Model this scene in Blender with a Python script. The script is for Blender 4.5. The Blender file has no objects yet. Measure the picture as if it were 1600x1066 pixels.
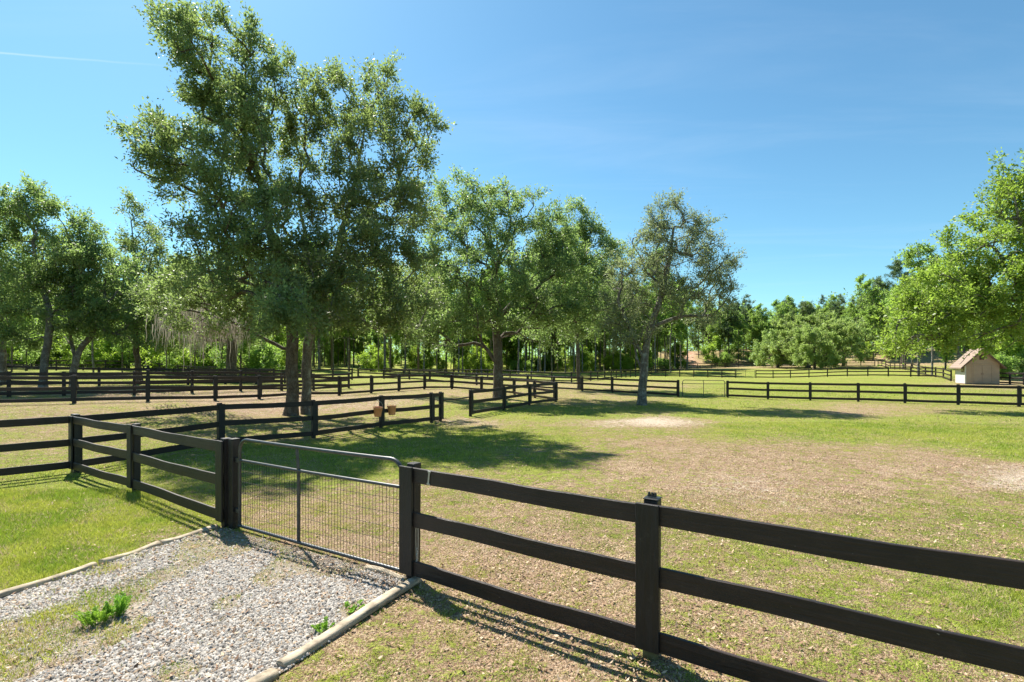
import bpy, bmesh, math, random
import numpy as np
from mathutils import Vector, Matrix

# ------------------------------------------------------------------ camera, sky, sun, exposure
SC = bpy.context.scene
COL = SC.collection
EYE = 2.2                       # camera height, metres
cam_d = bpy.data.cameras.new('camera')
cam_d.sensor_width = 36.0
cam_d.lens = 18.0
cam_d.shift_y = 0.0219
cam_d.clip_end = 3000.0
cam = bpy.data.objects.new('camera', cam_d)
cam.location = (0, 0, EYE)
cam.rotation_euler = (math.radians(90), 0, 0)
COL.objects.link(cam)
SC.camera = cam

SUN_EL = math.radians(53)
SUN_AZ = math.atan2(-0.585, 0.811)          # measured from +Y towards +X
world = bpy.data.worlds.new('World')
SC.world = world
world.use_nodes = True
wn, wl = world.node_tree.nodes, world.node_tree.links
wn.clear()
w_out = wn.new('ShaderNodeOutputWorld')
w_bg = wn.new('ShaderNodeBackground')
w_bg.inputs['Strength'].default_value = 0.068
w_sky = wn.new('ShaderNodeTexSky')
w_sky.sky_type = 'NISHITA'
w_sky.sun_disc = False
w_sky.sun_elevation = SUN_EL
w_sky.sun_rotation = SUN_AZ
w_sky.air_density = 1.0
w_sky.dust_density = 0.4
w_sky.ozone_density = 1.0
wl.new(w_bg.outputs[0], w_out.inputs['Surface'])


def wmath(op, a, b=None, c=None):
    n = wn.new('ShaderNodeMath'); n.operation = op
    for i, v in enumerate((a, b, c)):
        if v is None: continue
        if isinstance(v, (int, float)): n.inputs[i].default_value = v
        else: wl.new(v, n.inputs[i])
    return n.outputs[0]


# thin high cloud streaks and one contrail, on a plane far overhead
w_tc = wn.new('ShaderNodeTexCoord')
w_sep = wn.new('ShaderNodeSeparateXYZ'); wl.new(w_tc.outputs['Generated'], w_sep.inputs[0])
zc = wmath('MAXIMUM', w_sep.outputs[2], 0.04)
u_ = wmath('DIVIDE', w_sep.outputs[0], zc)
v_ = wmath('DIVIDE', w_sep.outputs[1], zc)
w_cmb = wn.new('ShaderNodeCombineXYZ'); wl.new(u_, w_cmb.inputs[0]); wl.new(v_, w_cmb.inputs[1])
w_map = wn.new('ShaderNodeMapping'); wl.new(w_cmb.outputs[0], w_map.inputs[0])
w_map.inputs['Rotation'].default_value = (0, 0, 0.5)
w_map.inputs['Scale'].default_value = (0.35, 1.5, 1)
w_no = wn.new('ShaderNodeTexNoise'); wl.new(w_map.outputs[0], w_no.inputs['Vector'])
w_no.inputs['Scale'].default_value = 1.1; w_no.inputs['Detail'].default_value = 7; w_no.inputs['Roughness'].default_value = 0.6
w_no.inputs['Distortion'].default_value = 0.6
cirrus = wmath('MULTIPLY', wmath('POWER', wmath('MAXIMUM', wmath('SUBTRACT', w_no.outputs[0], 0.48), 0.0), 1.3), 0.5)
w_gn = wn.new('ShaderNodeTexNoise'); wl.new(w_cmb.outputs[0], w_gn.inputs['Vector'])
w_gn.inputs['Scale'].default_value = 9.0
ln = wmath('SUBTRACT', v_, wmath('ADD', wmath('MULTIPLY', u_, 0.146), 1.891))
ln = wmath('ADD', ln, wmath('MULTIPLY', wmath('SUBTRACT', w_gn.outputs[0], 0.5), 0.012))
trail = wmath('SUBTRACT', 1.0, wmath('MINIMUM', wmath('DIVIDE', wmath('ABSOLUTE', ln), 0.009), 1.0))
fade = wmath('MINIMUM', wmath('MAXIMUM', wmath('MULTIPLY', wmath('SUBTRACT', -1.10, u_), 1.8), 0.0), 1.0)
trail = wmath('MULTIPLY', wmath('MULTIPLY', trail, fade), 0.28)
cl = wmath('MINIMUM', wmath('ADD', cirrus, trail), 0.8)
w_mix = wn.new('ShaderNodeMix'); w_mix.data_type = 'RGBA'
w_tint = wn.new('ShaderNodeMix'); w_tint.data_type = 'RGBA'; w_tint.blend_type = 'MULTIPLY'; w_tint.inputs[0].default_value = 1.0
wl.new(w_sky.outputs[0], w_tint.inputs[6]); w_tint.inputs[7].default_value = (0.635, 1.0, 1.05, 1)
wl.new(cl, w_mix.inputs[0]); wl.new(w_tint.outputs[2], w_mix.inputs[6])
w_mix.inputs[7].default_value = (7.0, 7.6, 8.2, 1)
wl.new(w_mix.outputs[2], w_bg.inputs['Color'])

sun_d = bpy.data.lights.new('sun', 'SUN')
sun_d.energy = 5.0
sun_d.angle = math.radians(0.53)
sun_d.color = (1.0, 0.94, 0.84)
sun = bpy.data.objects.new('sun', sun_d)
sdir = Vector((math.sin(SUN_AZ) * math.cos(SUN_EL), math.cos(SUN_AZ) * math.cos(SUN_EL), math.sin(SUN_EL)))
sun.rotation_euler = sdir.to_track_quat('Z', 'Y').to_euler()
sun.location = sdir * 60
COL.objects.link(sun)

SC.view_settings.view_transform = 'Standard'
SC.view_settings.look = 'None'
SC.view_settings.exposure = 1.25
SC.view_settings.gamma = 1.0
SC.cycles.max_bounces = 8
SC.cycles.diffuse_bounces = 4
SC.cycles.transmission_bounces = 4
SC.cycles.transparent_max_bounces = 4
SC.cycles.use_denoising = True

# ------------------------------------------------------------------ numeric helpers
RNG = np.random.default_rng(11)
random.seed(5)


def _hash(ix, iy, seed):
    h = (ix.astype(np.int64) * 374761393 + iy.astype(np.int64) * 668265263 + seed * 974634377) & 0x7fffffff
    h = ((h ^ (h >> 13)) * 1274126177) & 0x7fffffff
    h = h ^ (h >> 16)
    return (h & 0xffff) / 65535.0


def vnoise(x, y, seed=0):
    ix, iy = np.floor(x), np.floor(y)
    fx, fy = x - ix, y - iy
    fx = fx * fx * (3 - 2 * fx); fy = fy * fy * (3 - 2 * fy)
    a = _hash(ix, iy, seed); b = _hash(ix + 1, iy, seed)
    c = _hash(ix, iy + 1, seed); d = _hash(ix + 1, iy + 1, seed)
    return (a * (1 - fx) + b * fx) * (1 - fy) + (c * (1 - fx) + d * fx) * fy


def fbm(x, y, scale, octs=4, seed=0):
    x = np.asarray(x, float) * scale; y = np.asarray(y, float) * scale
    t = 0; a = 0.5; s = 0
    for o in range(octs):
        t = t + a * vnoise(x + o * 17.3, y - o * 9.1, seed + o); s += a
        a *= 0.5; x = x * 2.03; y = y * 2.03
    return t / s


def sstep(a, b, x):
    t = np.clip((np.asarray(x, float) - a) / (b - a), 0, 1)
    return t * t * (3 - 2 * t)


TC = np.array([  # x, y, ground height: the lie of the land
    (0, 0, 0), (0, 3.5, 0), (-5, 5, 0), (5, 3, 0), (-9, 10.5, -.04), (1, 4, 0), (-1, 5.5, 0), (-3.8, 6.9, 0), (7, 9, -.04), (0, 12, -.08),
    (-12, 8, 0), (-6.5, 16.5, -.15), (-3, 21, -.15), (3, 25, -.12), (9, 24, -.15), (7.4, 29, -.15), (2.6, 30.3, -.08), (14, 16, -.1),
    (-18.4, 21.5, .55), (-16, 22.5, .52), (-12.8, 26, .38), (-9.3, 34, .2), (-26, 19, .6), (-20, 30, .7), (-9.5, 22, -.08), (-13, 16, .1),
    (5.7, 42, -.12), (11.8, 36.4, -.15), (17.5, 35, -.27), (29, 29.8, -.25), (40, 25, -.2), (0, 50, 0.0), (22, 22, -.2),
    (34, 76, .05), (51, 62, .6), (45.5, 52, .15), (50, 50, .1), (20, 80, .1), (7, 59, 0), (25, 55, -.1),
    (79, 111, 1.7), (67, 123, 1.4), (46, 125, 1.0), (70, 80, 1.2), (70, 50, .6), (60, 95, 1.0),
    (-48, 55, 1.4), (-34, 58, .75), (-40, 40, 1.1), (-22, 50, .5), (-60, 70, 1.8), (-10, 70, .2),
    (-14, 110, .3), (20, 110, .4), (-60, 110, 1.5), (55, 165, 6), (75, 170, 7), (100, 155, 6), (150, 140, 5), (-120, 130, 3), (0, 190, 2.5),
    (200, 300, 9), (-200, 300, 6), (0, 400, 6), (400, 300, 9), (-400, 300, 6), (0, -40, 0), (60, -20, 0), (-60, -20, .3), (300, 0, 2), (-300, 0, 2)])


def ground_z(x, y):
    x = np.asarray(x, float); y = np.asarray(y, float)
    shp = np.broadcast(x, y).shape
    xf = np.broadcast_to(x, shp).ravel(); yf = np.broadcast_to(y, shp).ravel()
    num = np.zeros_like(xf); den = np.zeros_like(xf)
    for cx, cy, cz in TC:
        R = 1.5 + 0.09 * math.hypot(cx, cy)
        d2 = ((xf - cx) ** 2 + (yf - cy) ** 2) / (R * R)
        w = 1.0 / (0.6 + d2) ** 2.2
        num += w * cz; den += w
    z = num / den
    far = sstep(6, 25, np.hypot(xf, yf))
    z = z + far * 0.10 * (fbm(xf, yf, .16, 2, 40) - .5)
    return z.reshape(shp)


def gz(x, y): return float(ground_z(np.array([x]), np.array([y]))[0])


def P(px, Z):                    # bearing read off the photograph + distance -> ground point
    x = (px - 800) / 800 * Z
    return Vector((x, Z, gz(x, Z)))


def PH(px, py, Z): return Vector(((px - 800) / 800 * Z, Z, EYE + (568 - py) / 800 * Z))


# ------------------------------------------------------------------ object helpers
def tag(o, label=None, cat=None, group=None, kind=None):
    if label: o['label'] = label
    if cat: o['category'] = cat
    if group: o['group'] = group
    if kind: o['kind'] = kind
    return o


def empty(name, loc, label, cat, group=None):
    o = bpy.data.objects.new(name, None)
    o.empty_display_size = 0.2
    o.location = loc
    COL.objects.link(o)
    return tag(o, label, cat, group)


def link(name, me, parent=None, loc=(0, 0, 0)):
    o = bpy.data.objects.new(name, me)
    COL.objects.link(o)
    o.location = loc
    if parent is not None: o.parent = parent
    return o


def np_mesh(name, V, F, mat, smooth=False, colors=None):
    """V (n,3), F (m,3) or (m,4)"""
    V = np.ascontiguousarray(V, dtype=np.float32); F = np.ascontiguousarray(F, dtype=np.int32)
    me = bpy.data.meshes.new(name)
    me.vertices.add(len(V)); me.vertices.foreach_set('co', V.ravel())
    k = F.shape[1]
    me.loops.add(F.size); me.loops.foreach_set('vertex_index', F.ravel())
    me.polygons.add(len(F))
    me.polygons.foreach_set('loop_start', np.arange(0, F.size, k, dtype=np.int32))
    if smooth: me.polygons.foreach_set('use_smooth', np.ones(len(F), dtype=bool))
    if colors is not None:
        at = me.attributes.new('tint', 'FLOAT_COLOR', 'POINT')
        c = np.ones((len(V), 4), dtype=np.float32); c[:, :3] = colors
        at.data.foreach_set('color', c.ravel())
    me.update(calc_edges=True)
    if mat: me.materials.append(mat)
    return me


def bm_mesh(name, bm, mat, smooth=False):
    me = bpy.data.meshes.new(name)
    bm.normal_update()
    bm.to_mesh(me); bm.free()
    if smooth:
        for p in me.polygons: p.use_smooth = True
    if mat: me.materials.append(mat)
    return me


def add_box(bm, a, b, bevel=0.0):
    r = bmesh.ops.create_cube(bm, size=1.0)
    a, b = Vector(a), Vector(b)
    for v in r['verts']:
        v.co = Vector([(a[i] + b[i]) / 2 + v.co[i] * (b[i] - a[i]) for i in range(3)])
    if bevel:
        es = list({e for v in r['verts'] for e in v.link_edges})
        bmesh.ops.bevel(bm, geom=es, offset=bevel, segments=1, affect='EDGES')


def tube_arrays(pts, rad, sides):
    pts = np.asarray(pts, float); n = len(pts)
    rad = np.broadcast_to(np.asarray(rad, float), (n,))
    tan = np.gradient(pts, axis=0) if n > 2 else np.repeat((pts[-1] - pts[0])[None], n, 0)
    tan /= np.linalg.norm(tan, axis=1, keepdims=True) + 1e-9
    up = np.array([0.0, 0, 1]) if abs(tan[0][2]) < .9 else np.array([1.0, 0, 0])
    u = np.cross(tan[0], up); u /= np.linalg.norm(u)
    us = [u]
    for i in range(1, n):
        u = u - tan[i] * np.dot(u, tan[i]); u /= np.linalg.norm(u) + 1e-9
        us.append(u)
    us = np.array(us); vs = np.cross(tan, us)
    a = np.linspace(0, 2 * np.pi, sides, endpoint=False)
    V = pts[:, None, :] + rad[:, None, None] * (np.cos(a)[None, :, None] * us[:, None, :] + np.sin(a)[None, :, None] * vs[:, None, :])
    V = V.reshape(-1, 3)
    i = np.arange(n - 1)[:, None] * sides; j = np.arange(sides)[None, :]; j2 = (j + 1) % sides
    F = np.stack([i + j, i + j2, i + sides + j2, i + sides + j], -1).reshape(-1, 4)
    return V, F


class Acc:
    def __init__(s): s.V = []; s.F = []; s.n = 0
    def add(s, V, F): s.V.append(V); s.F.append(F + s.n); s.n += len(V)
    def tube(s, pts, rad, sides=8): s.add(*tube_arrays(pts, rad, sides))
    def mesh(s, name, mat, smooth=True, off=(0, 0, 0)):
        return np_mesh(name, np.concatenate(s.V) - np.array(off), np.concatenate(s.F), mat, smooth)


def lathe_mesh(name, prof, mat, sides=24):
    prof = np.array(prof, float); a = np.linspace(0, 2 * np.pi, sides, endpoint=False)
    V = np.stack([prof[:, 0, None] * np.cos(a), prof[:, 0, None] * np.sin(a), np.repeat(prof[:, 1, None], sides, 1)], -1).reshape(-1, 3)
    n = len(prof); i = np.arange(n - 1)[:, None] * sides; j = np.arange(sides)[None]; j2 = (j + 1) % sides
    F = np.stack([i + j, i + j2, i + sides + j2, i + sides + j], -1).reshape(-1, 4)
    return np_mesh(name, V, F, mat, True)


# ------------------------------------------------------------------ materials
class NT:
    def __init__(s, name):
        s.m = bpy.data.materials.new(name); s.m.use_nodes = True
        s.n, s.l = s.m.node_tree.nodes, s.m.node_tree.links
        s.n.clear()
        s.out = s.n.new('ShaderNodeOutputMaterial')
    def node(s, t, **kw):
        n = s.n.new(t)
        for k, v in kw.items(): setattr(n, k, v)
        return n
    def set(s, sock, v):
        if isinstance(v, bpy.types.NodeSocket): s.l.new(v, sock)
        else: sock.default_value = v
    def noise(s, vec, scale, detail=4, rough=.55, dist=0):
        n = s.node('ShaderNodeTexNoise')
        if vec is not None: s.l.new(vec, n.inputs['Vector'])
        n.inputs['Scale'].default_value = scale; n.inputs['Detail'].default_value = detail
        n.inputs['Roughness'].default_value = rough; n.inputs['Distortion'].default_value = dist
        return n.outputs[0]
    def ramp(s, f, stops, interp='LINEAR'):
        n = s.node('ShaderNodeValToRGB'); s.l.new(f, n.inputs[0])
        cr = n.color_ramp; cr.interpolation = interp
        while len(cr.elements) < len(stops): cr.elements.new(.5)
        for e, (p, c) in zip(cr.elements, stops):
            e.position = p; e.color = (*c, 1) if len(c) == 3 else c
        return n.outputs[0]
    def math(s, op, a, b=None, clamp=False):
        n = s.node('ShaderNodeMath', operation=op); n.use_clamp = clamp
        s.set(n.inputs[0], a)
        if b is not None: s.set(n.inputs[1], b)
        return n.outputs[0]
    def mix(s, f, a, b, mode='MIX'):
        n = s.node('ShaderNodeMix', data_type='RGBA', blend_type=mode)
        s.set(n.inputs[0], f)
        s.set(n.inputs[6], a if isinstance(a, bpy.types.NodeSocket) else (*a, 1))
        s.set(n.inputs[7], b if isinstance(b, bpy.types.NodeSocket) else (*b, 1))
        return n.outputs[2]
    def coord(s, which='Object', scale=None):
        t = s.node('ShaderNodeTexCoord').outputs[which]
        if scale:
            mp = s.node('ShaderNodeMapping'); s.l.new(t, mp.inputs[0]); mp.inputs['Scale'].default_value = scale
            t = mp.outputs[0]
        return t
    def world(s, scale=None):
        t = s.node('ShaderNodeNewGeometry').outputs['Position']
        if scale:
            mp = s.node('ShaderNodeMapping'); s.l.new(t, mp.inputs[0]); mp.inputs['Scale'].default_value = scale
            t = mp.outputs[0]
        return t
    def bsdf(s, col, rough=.6, spec=.5, metal=0, bump=None, bstr=.3, bdist=.01):
        b = s.node('ShaderNodeBsdfPrincipled')
        s.set(b.inputs['Base Color'], col if isinstance(col, bpy.types.NodeSocket) else (*col, 1))
        s.set(b.inputs['Roughness'], rough); s.set(b.inputs['Specular IOR Level'], spec); s.set(b.inputs['Metallic'], metal)
        if bump is not None:
            bn = s.node('ShaderNodeBump'); bn.inputs['Strength'].default_value = bstr; bn.inputs['Distance'].default_value = bdist
            s.l.new(bump, bn.inputs['Height']); s.l.new(bn.outputs[0], b.inputs['Normal'])
        return b.outputs[0]
    def done(s, sh): s.l.new(sh, s.out.inputs['Surface']); return s.m


def mat_fence(name, sc, tone):
    """worn near-black fence paint; grain runs along the board (or up the post)"""
    t = NT(name)
    oi = t.node('ShaderNodeObjectInfo').outputs['Random']
    tc = t.node('ShaderNodeTexCoord').outputs['Object']
    off = t.node('ShaderNodeVectorMath', operation='ADD'); t.l.new(tc, off.inputs[0])
    cb = t.node('ShaderNodeCombineXYZ')
    for k, m in enumerate((13.0, 7.0, 5.0)): t.l.new(t.math('MULTIPLY', oi, m), cb.inputs[k])
    t.l.new(cb.outputs[0], off.inputs[1])
    mp = t.node('ShaderNodeMapping'); t.l.new(off.outputs[0], mp.inputs[0]); mp.inputs['Scale'].default_value = sc
    p = t.world()
    grain = t.noise(mp.outputs[0], 1.0, 6, .7, 1.2)
    big = t.noise(p, 1.7, 5, .65)
    c = t.ramp(big, [(.3, tuple(x * .55 for x in tone)), (.52, tone), (.72, tuple(x * 1.9 for x in tone))])
    c = t.mix(t.ramp(grain, [(.48, (0, 0, 0)), (.68, (.75,) * 3)]), c, tuple(x * 2.4 + .003 for x in tone))
    c = t.mix(t.ramp(grain, [(.30, (.8,) * 3), (.42, (0, 0, 0))]), c, (.004, .0035, .0035))
    c = t.mix(t.math('MULTIPLY', oi, .4), c, (.010, .0095, .0105))
    worn = t.noise(p, 6, 6, .75)
    c = t.mix(t.ramp(worn, [(.60, (0, 0, 0)), (.74, (.45,) * 3)]), c, (.055, .046, .040))
    spk = t.noise(p, 46, 2, .5)
    c = t.mix(t.ramp(spk, [(.755, (0, 0, 0)), (.79, (1, 1, 1))]), c, (.22, .21, .195))
    r = t.ramp(grain, [(.25, (.36,) * 3), (.75, (.66,) * 3)])
    return t.done(t.bsdf(c, r, .4, bump=grain, bstr=.9, bdist=.006))


def mat_bark(name, a, b, c, lichen=(.30, .31, .27), lam=.3):
    t = NT(name)
    v = t.node('ShaderNodeTexVoronoi', feature='DISTANCE_TO_EDGE'); t.l.new(t.world((1, 1, .28)), v.inputs['Vector']); v.inputs['Scale'].default_value = 22
    fiss = t.ramp(v.outputs['Distance'], [(0, (0, 0, 0)), (.16, (1, 1, 1))])
    n = t.noise(t.world((1, 1, .35)), 9, 6, .7, .5)
    col = t.ramp(n, [(.25, a), (.5, b), (.78, c)])
    col = t.mix(t.math('MULTIPLY', t.math('SUBTRACT', 1.0, fiss), .55), col, tuple(x * .45 for x in a))
    li = t.noise(t.world(), 3.2, 5, .65)
    col = t.mix(t.ramp(li, [(.5, (0, 0, 0)), (.68, (lam * 2,) * 3)]), col, lichen)
    h = t.math('ADD', t.math('MULTIPLY', fiss, .7), n)
    return t.done(t.bsdf(col, .9, .2, bump=h, bstr=1.0, bdist=.03))


def mat_leaf(name, cols, trans=.38, rough=.42, spec=.5, tcol=None, glint=.0):
    """leaf blades: each leaf its own tint, some light coming through it"""
    t = NT(name)
    r = t.node('ShaderNodeNewGeometry').outputs['Random Per Island']
    k = len(cols)
    c = t.ramp(r, [(i / max(1, k - 1), cc) for i, cc in enumerate(cols)])
    oi = t.node('ShaderNodeObjectInfo').outputs['Random']
    hs = t.node('ShaderNodeHueSaturation'); t.l.new(c, hs.inputs['Color'])
    t.l.new(t.math('ADD', t.math('MULTIPLY', oi, .05), .475), hs.inputs['Hue'])
    cl = t.noise(t.world(), .55, 3, .5)
    t.l.new(t.math('ADD', t.math('MULTIPLY', cl, .8), .6), hs.inputs['Value'])
    c = hs.outputs[0]
    b = t.bsdf(c, rough, spec)
    tr = t.node('ShaderNodeBsdfTranslucent')
    tc = t.mix(.85, c, tcol or (.28, .38, .06))
    t.l.new(tc, tr.inputs['Color'])
    mx = t.node('ShaderNodeMixShader'); mx.inputs[0].default_value = trans
    t.l.new(b, mx.inputs[1]); t.l.new(tr.outputs[0], mx.inputs[2])
    return t.done(mx.outputs[0])


def mat_tinted(name, rough=.7, trans=.0, spec=.3):
    t = NT(name)
    a = t.node('ShaderNodeAttribute'); a.attribute_name = 'tint'
    b = t.bsdf(a.outputs['Color'], rough, spec)
    if not trans: return t.done(b)
    tr = t.node('ShaderNodeBsdfTranslucent'); t.l.new(a.outputs['Color'], tr.inputs['Color'])
    mx = t.node('ShaderNodeMixShader'); mx.inputs[0].default_value = trans
    t.l.new(b, mx.inputs[1]); t.l.new(tr.outputs[0], mx.inputs[2])
    return t.done(mx.outputs[0])


def mat_ground():
    t = NT('paddock_soil')
    def att(n):
        a = t.node('ShaderNodeAttribute'); a.attribute_name = n; return a.outputs['Fac']
    g, s, ro = att('green'), att('sand'), att('red')
    p = t.world()
    n1 = t.noise(p, 1.3, 6, .65); n2 = t.noise(p, 9, 5, .7); n3 = t.noise(p, 42, 3, .7); n4 = t.noise(p, .35, 4, .6); n6 = t.noise(p, 3.4, 5, .7, .4); n7 = t.noise(p, 5.5, 5, .7, .8)
    grass = t.ramp(n2, [(.3, (.09, .135, .016)), (.5, (.20, .265, .034)), (.7, (.36, .385, .08))])
    grass = t.mix(t.ramp(n4, [(.35, (0, 0, 0)), (.65, (.55,) * 3)]), grass, (.33, .30, .085))
    straw = t.ramp(n3, [(.36, (.13, .078, .045)), (.5, (.38, .265, .165)), (.62, (.66, .52, .38))])
    straw = t.mix(t.ramp(n1, [(.4, (0, 0, 0)), (.62, (.75,) * 3)]), straw, t.ramp(n3, [(.4, (.17, .095, .06)), (.6, (.46, .31, .215))]))
    sand = t.ramp(n2, [(.3, (.42, .33, .24)), (.55, (.60, .50, .39)), (.8, (.72, .63, .52))])
    sand = t.mix(t.ramp(n3, [(.6, (0, 0, 0)), (.75, (.5,) * 3)]), sand, (.25, .18, .11))
    # ragged borders: masks pushed about by noise at three sizes
    rag = t.math('ADD', t.math('ADD', t.math('MULTIPLY', t.math('SUBTRACT', n1, .5), .8), t.math('MULTIPLY', t.math('SUBTRACT', n6, .5), 1.4)), t.math('ADD', t.math('MULTIPLY', t.math('SUBTRACT', n2, .5), 2.0), t.math('MULTIPLY', t.math('SUBTRACT', n3, .5), 2.0)))
    gm = t.ramp(t.math('ADD', g, rag), [(.36, (0, 0, 0)), (.66, (1, 1, 1))])
    sm = t.ramp(t.math('ADD', t.math('ADD', s, t.math('MULTIPLY', t.math('SUBTRACT', n7, .5), 1.5)), t.math('MULTIPLY', t.math('SUBTRACT', n3, .5), 1.2)), [(.40, (0, 0, 0)), (.62, (.9, .9, .9))])
    straw = t.mix(t.ramp(n6, [(.50, (0, 0, 0)), (.62, (.7,) * 3)]), straw, t.ramp(n3, [(.4, (.13, .075, .045)), (.6, (.34, .23, .15))]))
    grass = t.mix(t.ramp(n7, [(.52, (0, 0, 0)), (.66, (.65,) * 3)]), grass, (.10, .145, .018))
    c = t.mix(gm, straw, grass)
    c = t.mix(sm, c, sand)
    n5 = t.noise(p, 75, 2, .6)
    c = t.mix(t.ramp(n5, [(.30, (.8,) * 3), (.40, (0, 0, 0))]), c, (.085, .055, .03))
    c = t.mix(ro, c, t.ramp(n1, [(.3, (.36, .19, .12)), (.7, (.55, .38, .27))]))
    h = t.math('ADD', n3, t.math('ADD', t.math('MULTIPLY', n2, 1.5), t.math('MULTIPLY', n6, 2.0)))
    return t.done(t.bsdf(c, .95, .1, bump=h, bstr=.9, bdist=.06))


def mat_gravel_bed():
    t = NT('gravel_fines')
    p = t.world(); n = t.noise(p, 60, 3, .7); m = t.noise(p, 4, 5, .65)
    v = t.node('ShaderNodeTexVoronoi'); t.l.new(p, v.inputs['Vector']); v.inputs['Scale'].default_value = 45
    c = t.ramp(n, [(.3, (.13, .10, .075)), (.55, (.29, .25, .205)), (.75, (.44, .40, .35))])
    c = t.mix(t.ramp(m, [(.52, (0, 0, 0)), (.66, (.8,) * 3)]), c, (.24, .175, .10))
    return t.done(t.bsdf(c, .95, .1, bump=v.outputs['Distance'], bstr=.8, bdist=.02))


def mat_simple(name, col, rough=.6, spec=.4, metal=0, var=.25, scale=12, bump=.2, stretch=None):
    t = NT(name)
    n = t.noise(t.world(stretch), scale, 5, .65)
    lo = tuple(x * (1 - var) for x in col); hi = tuple(min(1, x * (1 + var)) for x in col)
    c = t.ramp(n, [(.3, lo), (.7, hi)])
    return t.done(t.bsdf(c, rough, spec, metal, bump=n, bstr=bump, bdist=.006))


M_FENCE = mat_fence('fence_board_paint', (3.2, 22, 30), (.023, .0135, .0105))
M_FENCE_V = mat_fence('fence_post_paint', (34, 34, 2.6), (.0125, .0105, .0105))
M_BARK = mat_bark('oak_bark', (.065, .05, .038), (.14, .112, .088), (.23, .195, .16), (.26, .26, .22), .25)
M_BARK_L = mat_bark('pale_oak_bark', (.10, .085, .068), (.20, .175, .145), (.31, .285, .24), (.42, .43, .38), .4)
M_BARK_P = mat_bark('pine_bark', (.085, .062, .05), (.17, .13, .105), (.26, .21, .17), lam=.1)
M_LEAF = mat_leaf('laurel_oak_leaf', [(.075, .105, .042), (.105, .14, .052), (.14, .18, .064), (.13, .16, .072), (.21, .23, .135)], .50, .5, .5, tcol=(.33, .46, .12))
M_LEAF2 = mat_leaf('live_oak_leaf', [(.085, .135, .055), (.115, .17, .062), (.15, .21, .075), (.12, .17, .07), (.20, .245, .12)], .52, .5, .5, tcol=(.34, .50, .13))
M_LEAF3 = mat_leaf('thin_oak_leaf', [(.11, .145, .08), (.15, .185, .095), (.19, .22, .115), (.18, .19, .12), (.25, .245, .18)], .46, .55, tcol=(.34, .43, .16))
M_LEAF_R = mat_leaf('turkey_oak_leaf', [(.105, .195, .035), (.15, .255, .045), (.19, .30, .052), (.23, .31, .055), (.15, .24, .06)], .50, .48, .5, tcol=(.36, .54, .07))
M_LEAF_W = mat_leaf('wood_leaf', [(.09, .15, .04), (.135, .21, .05), (.19, .27, .06), (.14, .21, .065)], .58, .5, tcol=(.36, .56, .10))
M_LEAF_Y = mat_leaf('shrub_leaf', [(.10, .18, .02), (.16, .25, .026), (.22, .31, .035), (.13, .21, .03)], .55, .5, tcol=(.44, .64, .08))
M_LEAF_B = mat_leaf('broad_crown_leaf', [(.19, .28, .08), (.24, .33, .09), (.28, .37, .11), (.22, .30, .09)], .52, .5, tcol=(.38, .52, .13))
M_NEEDLE = mat_leaf('pine_needle', [(.06, .105, .042), (.08, .135, .05), (.12, .18, .065)], .3, .5, tcol=(.15, .24, .05))
M_MOSS = mat_leaf('grey_moss', [(.27, .25, .20), (.36, .335, .28), (.43, .40, .34)], .3, .9, .1, tcol=(.35, .32, .26))
M_GRASS = mat_tinted('grass_blade', .55, .45)
M_LITTER = mat_tinted('dry_leaf', .8, .1)
M_STONE = mat_tinted('gravel_stone', .85)
M_GROUND = mat_ground()
M_BED = mat_gravel_bed()
M_STEEL = mat_simple('gate_tube', (.050, .054, .058), .38, .6, .35, .35, 18, .15)
M_WIRE = mat_simple('gate_wire', (.016, .015, .014), .65, .3, 0, .3, 30)
M_ZINC = mat_simple('galvanised', (.42, .42, .41), .45, .5, .6, .2, 30)
M_WOOD = mat_simple('weathered_timber', (.36, .30, .22), .95, .1, 0, .6, 2.2, 1.0, (3, 3, 16))
M_POST_RAW = mat_simple('treated_post_foot', (.15, .13, .06), .85, .2, 0, .3, 20)
M_POT = mat_simple('tan_bucket', (.95, .37, .17), .6, .35, 0, .12, 9, .1)
M_SHED = mat_simple('shed_wall_paint', (.40, .29, .205), .85, .2, 0, .07, 3, .15)
M_SHED_L = mat_simple('shed_side_paint', (.55, .545, .50), .8, .2, 0, .07, 3, .15)
M_ROOF = mat_simple('shed_shingle', (.27, .205, .165), .9, .15, 0, .16, 6, .6)
M_TRIM = mat_simple('shed_trim', (.15, .095, .065), .8, .2, 0, .2, 6)
M_DARK = mat_simple('dark_vent', (.05, .028, .020), .8, .2, 0, .2, 6)
M_GLASS = mat_simple('window_glass', (.03, .045, .04), .08, .6, 0, .2, 3, 0)
M_BLACK = mat_simple('black_plastic', (.018, .019, .021), .38, .5, 0, .2, 20)
M_PIPE = mat_simple('pale_pipe', (.40, .39, .37), .5, .4, 0, .15, 20)
M_FERN = mat_leaf('fern_weed', [(.15, .33, .025), (.21, .44, .04), (.28, .5, .06)], .4, .5, tcol=(.35, .55, .06))

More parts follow.
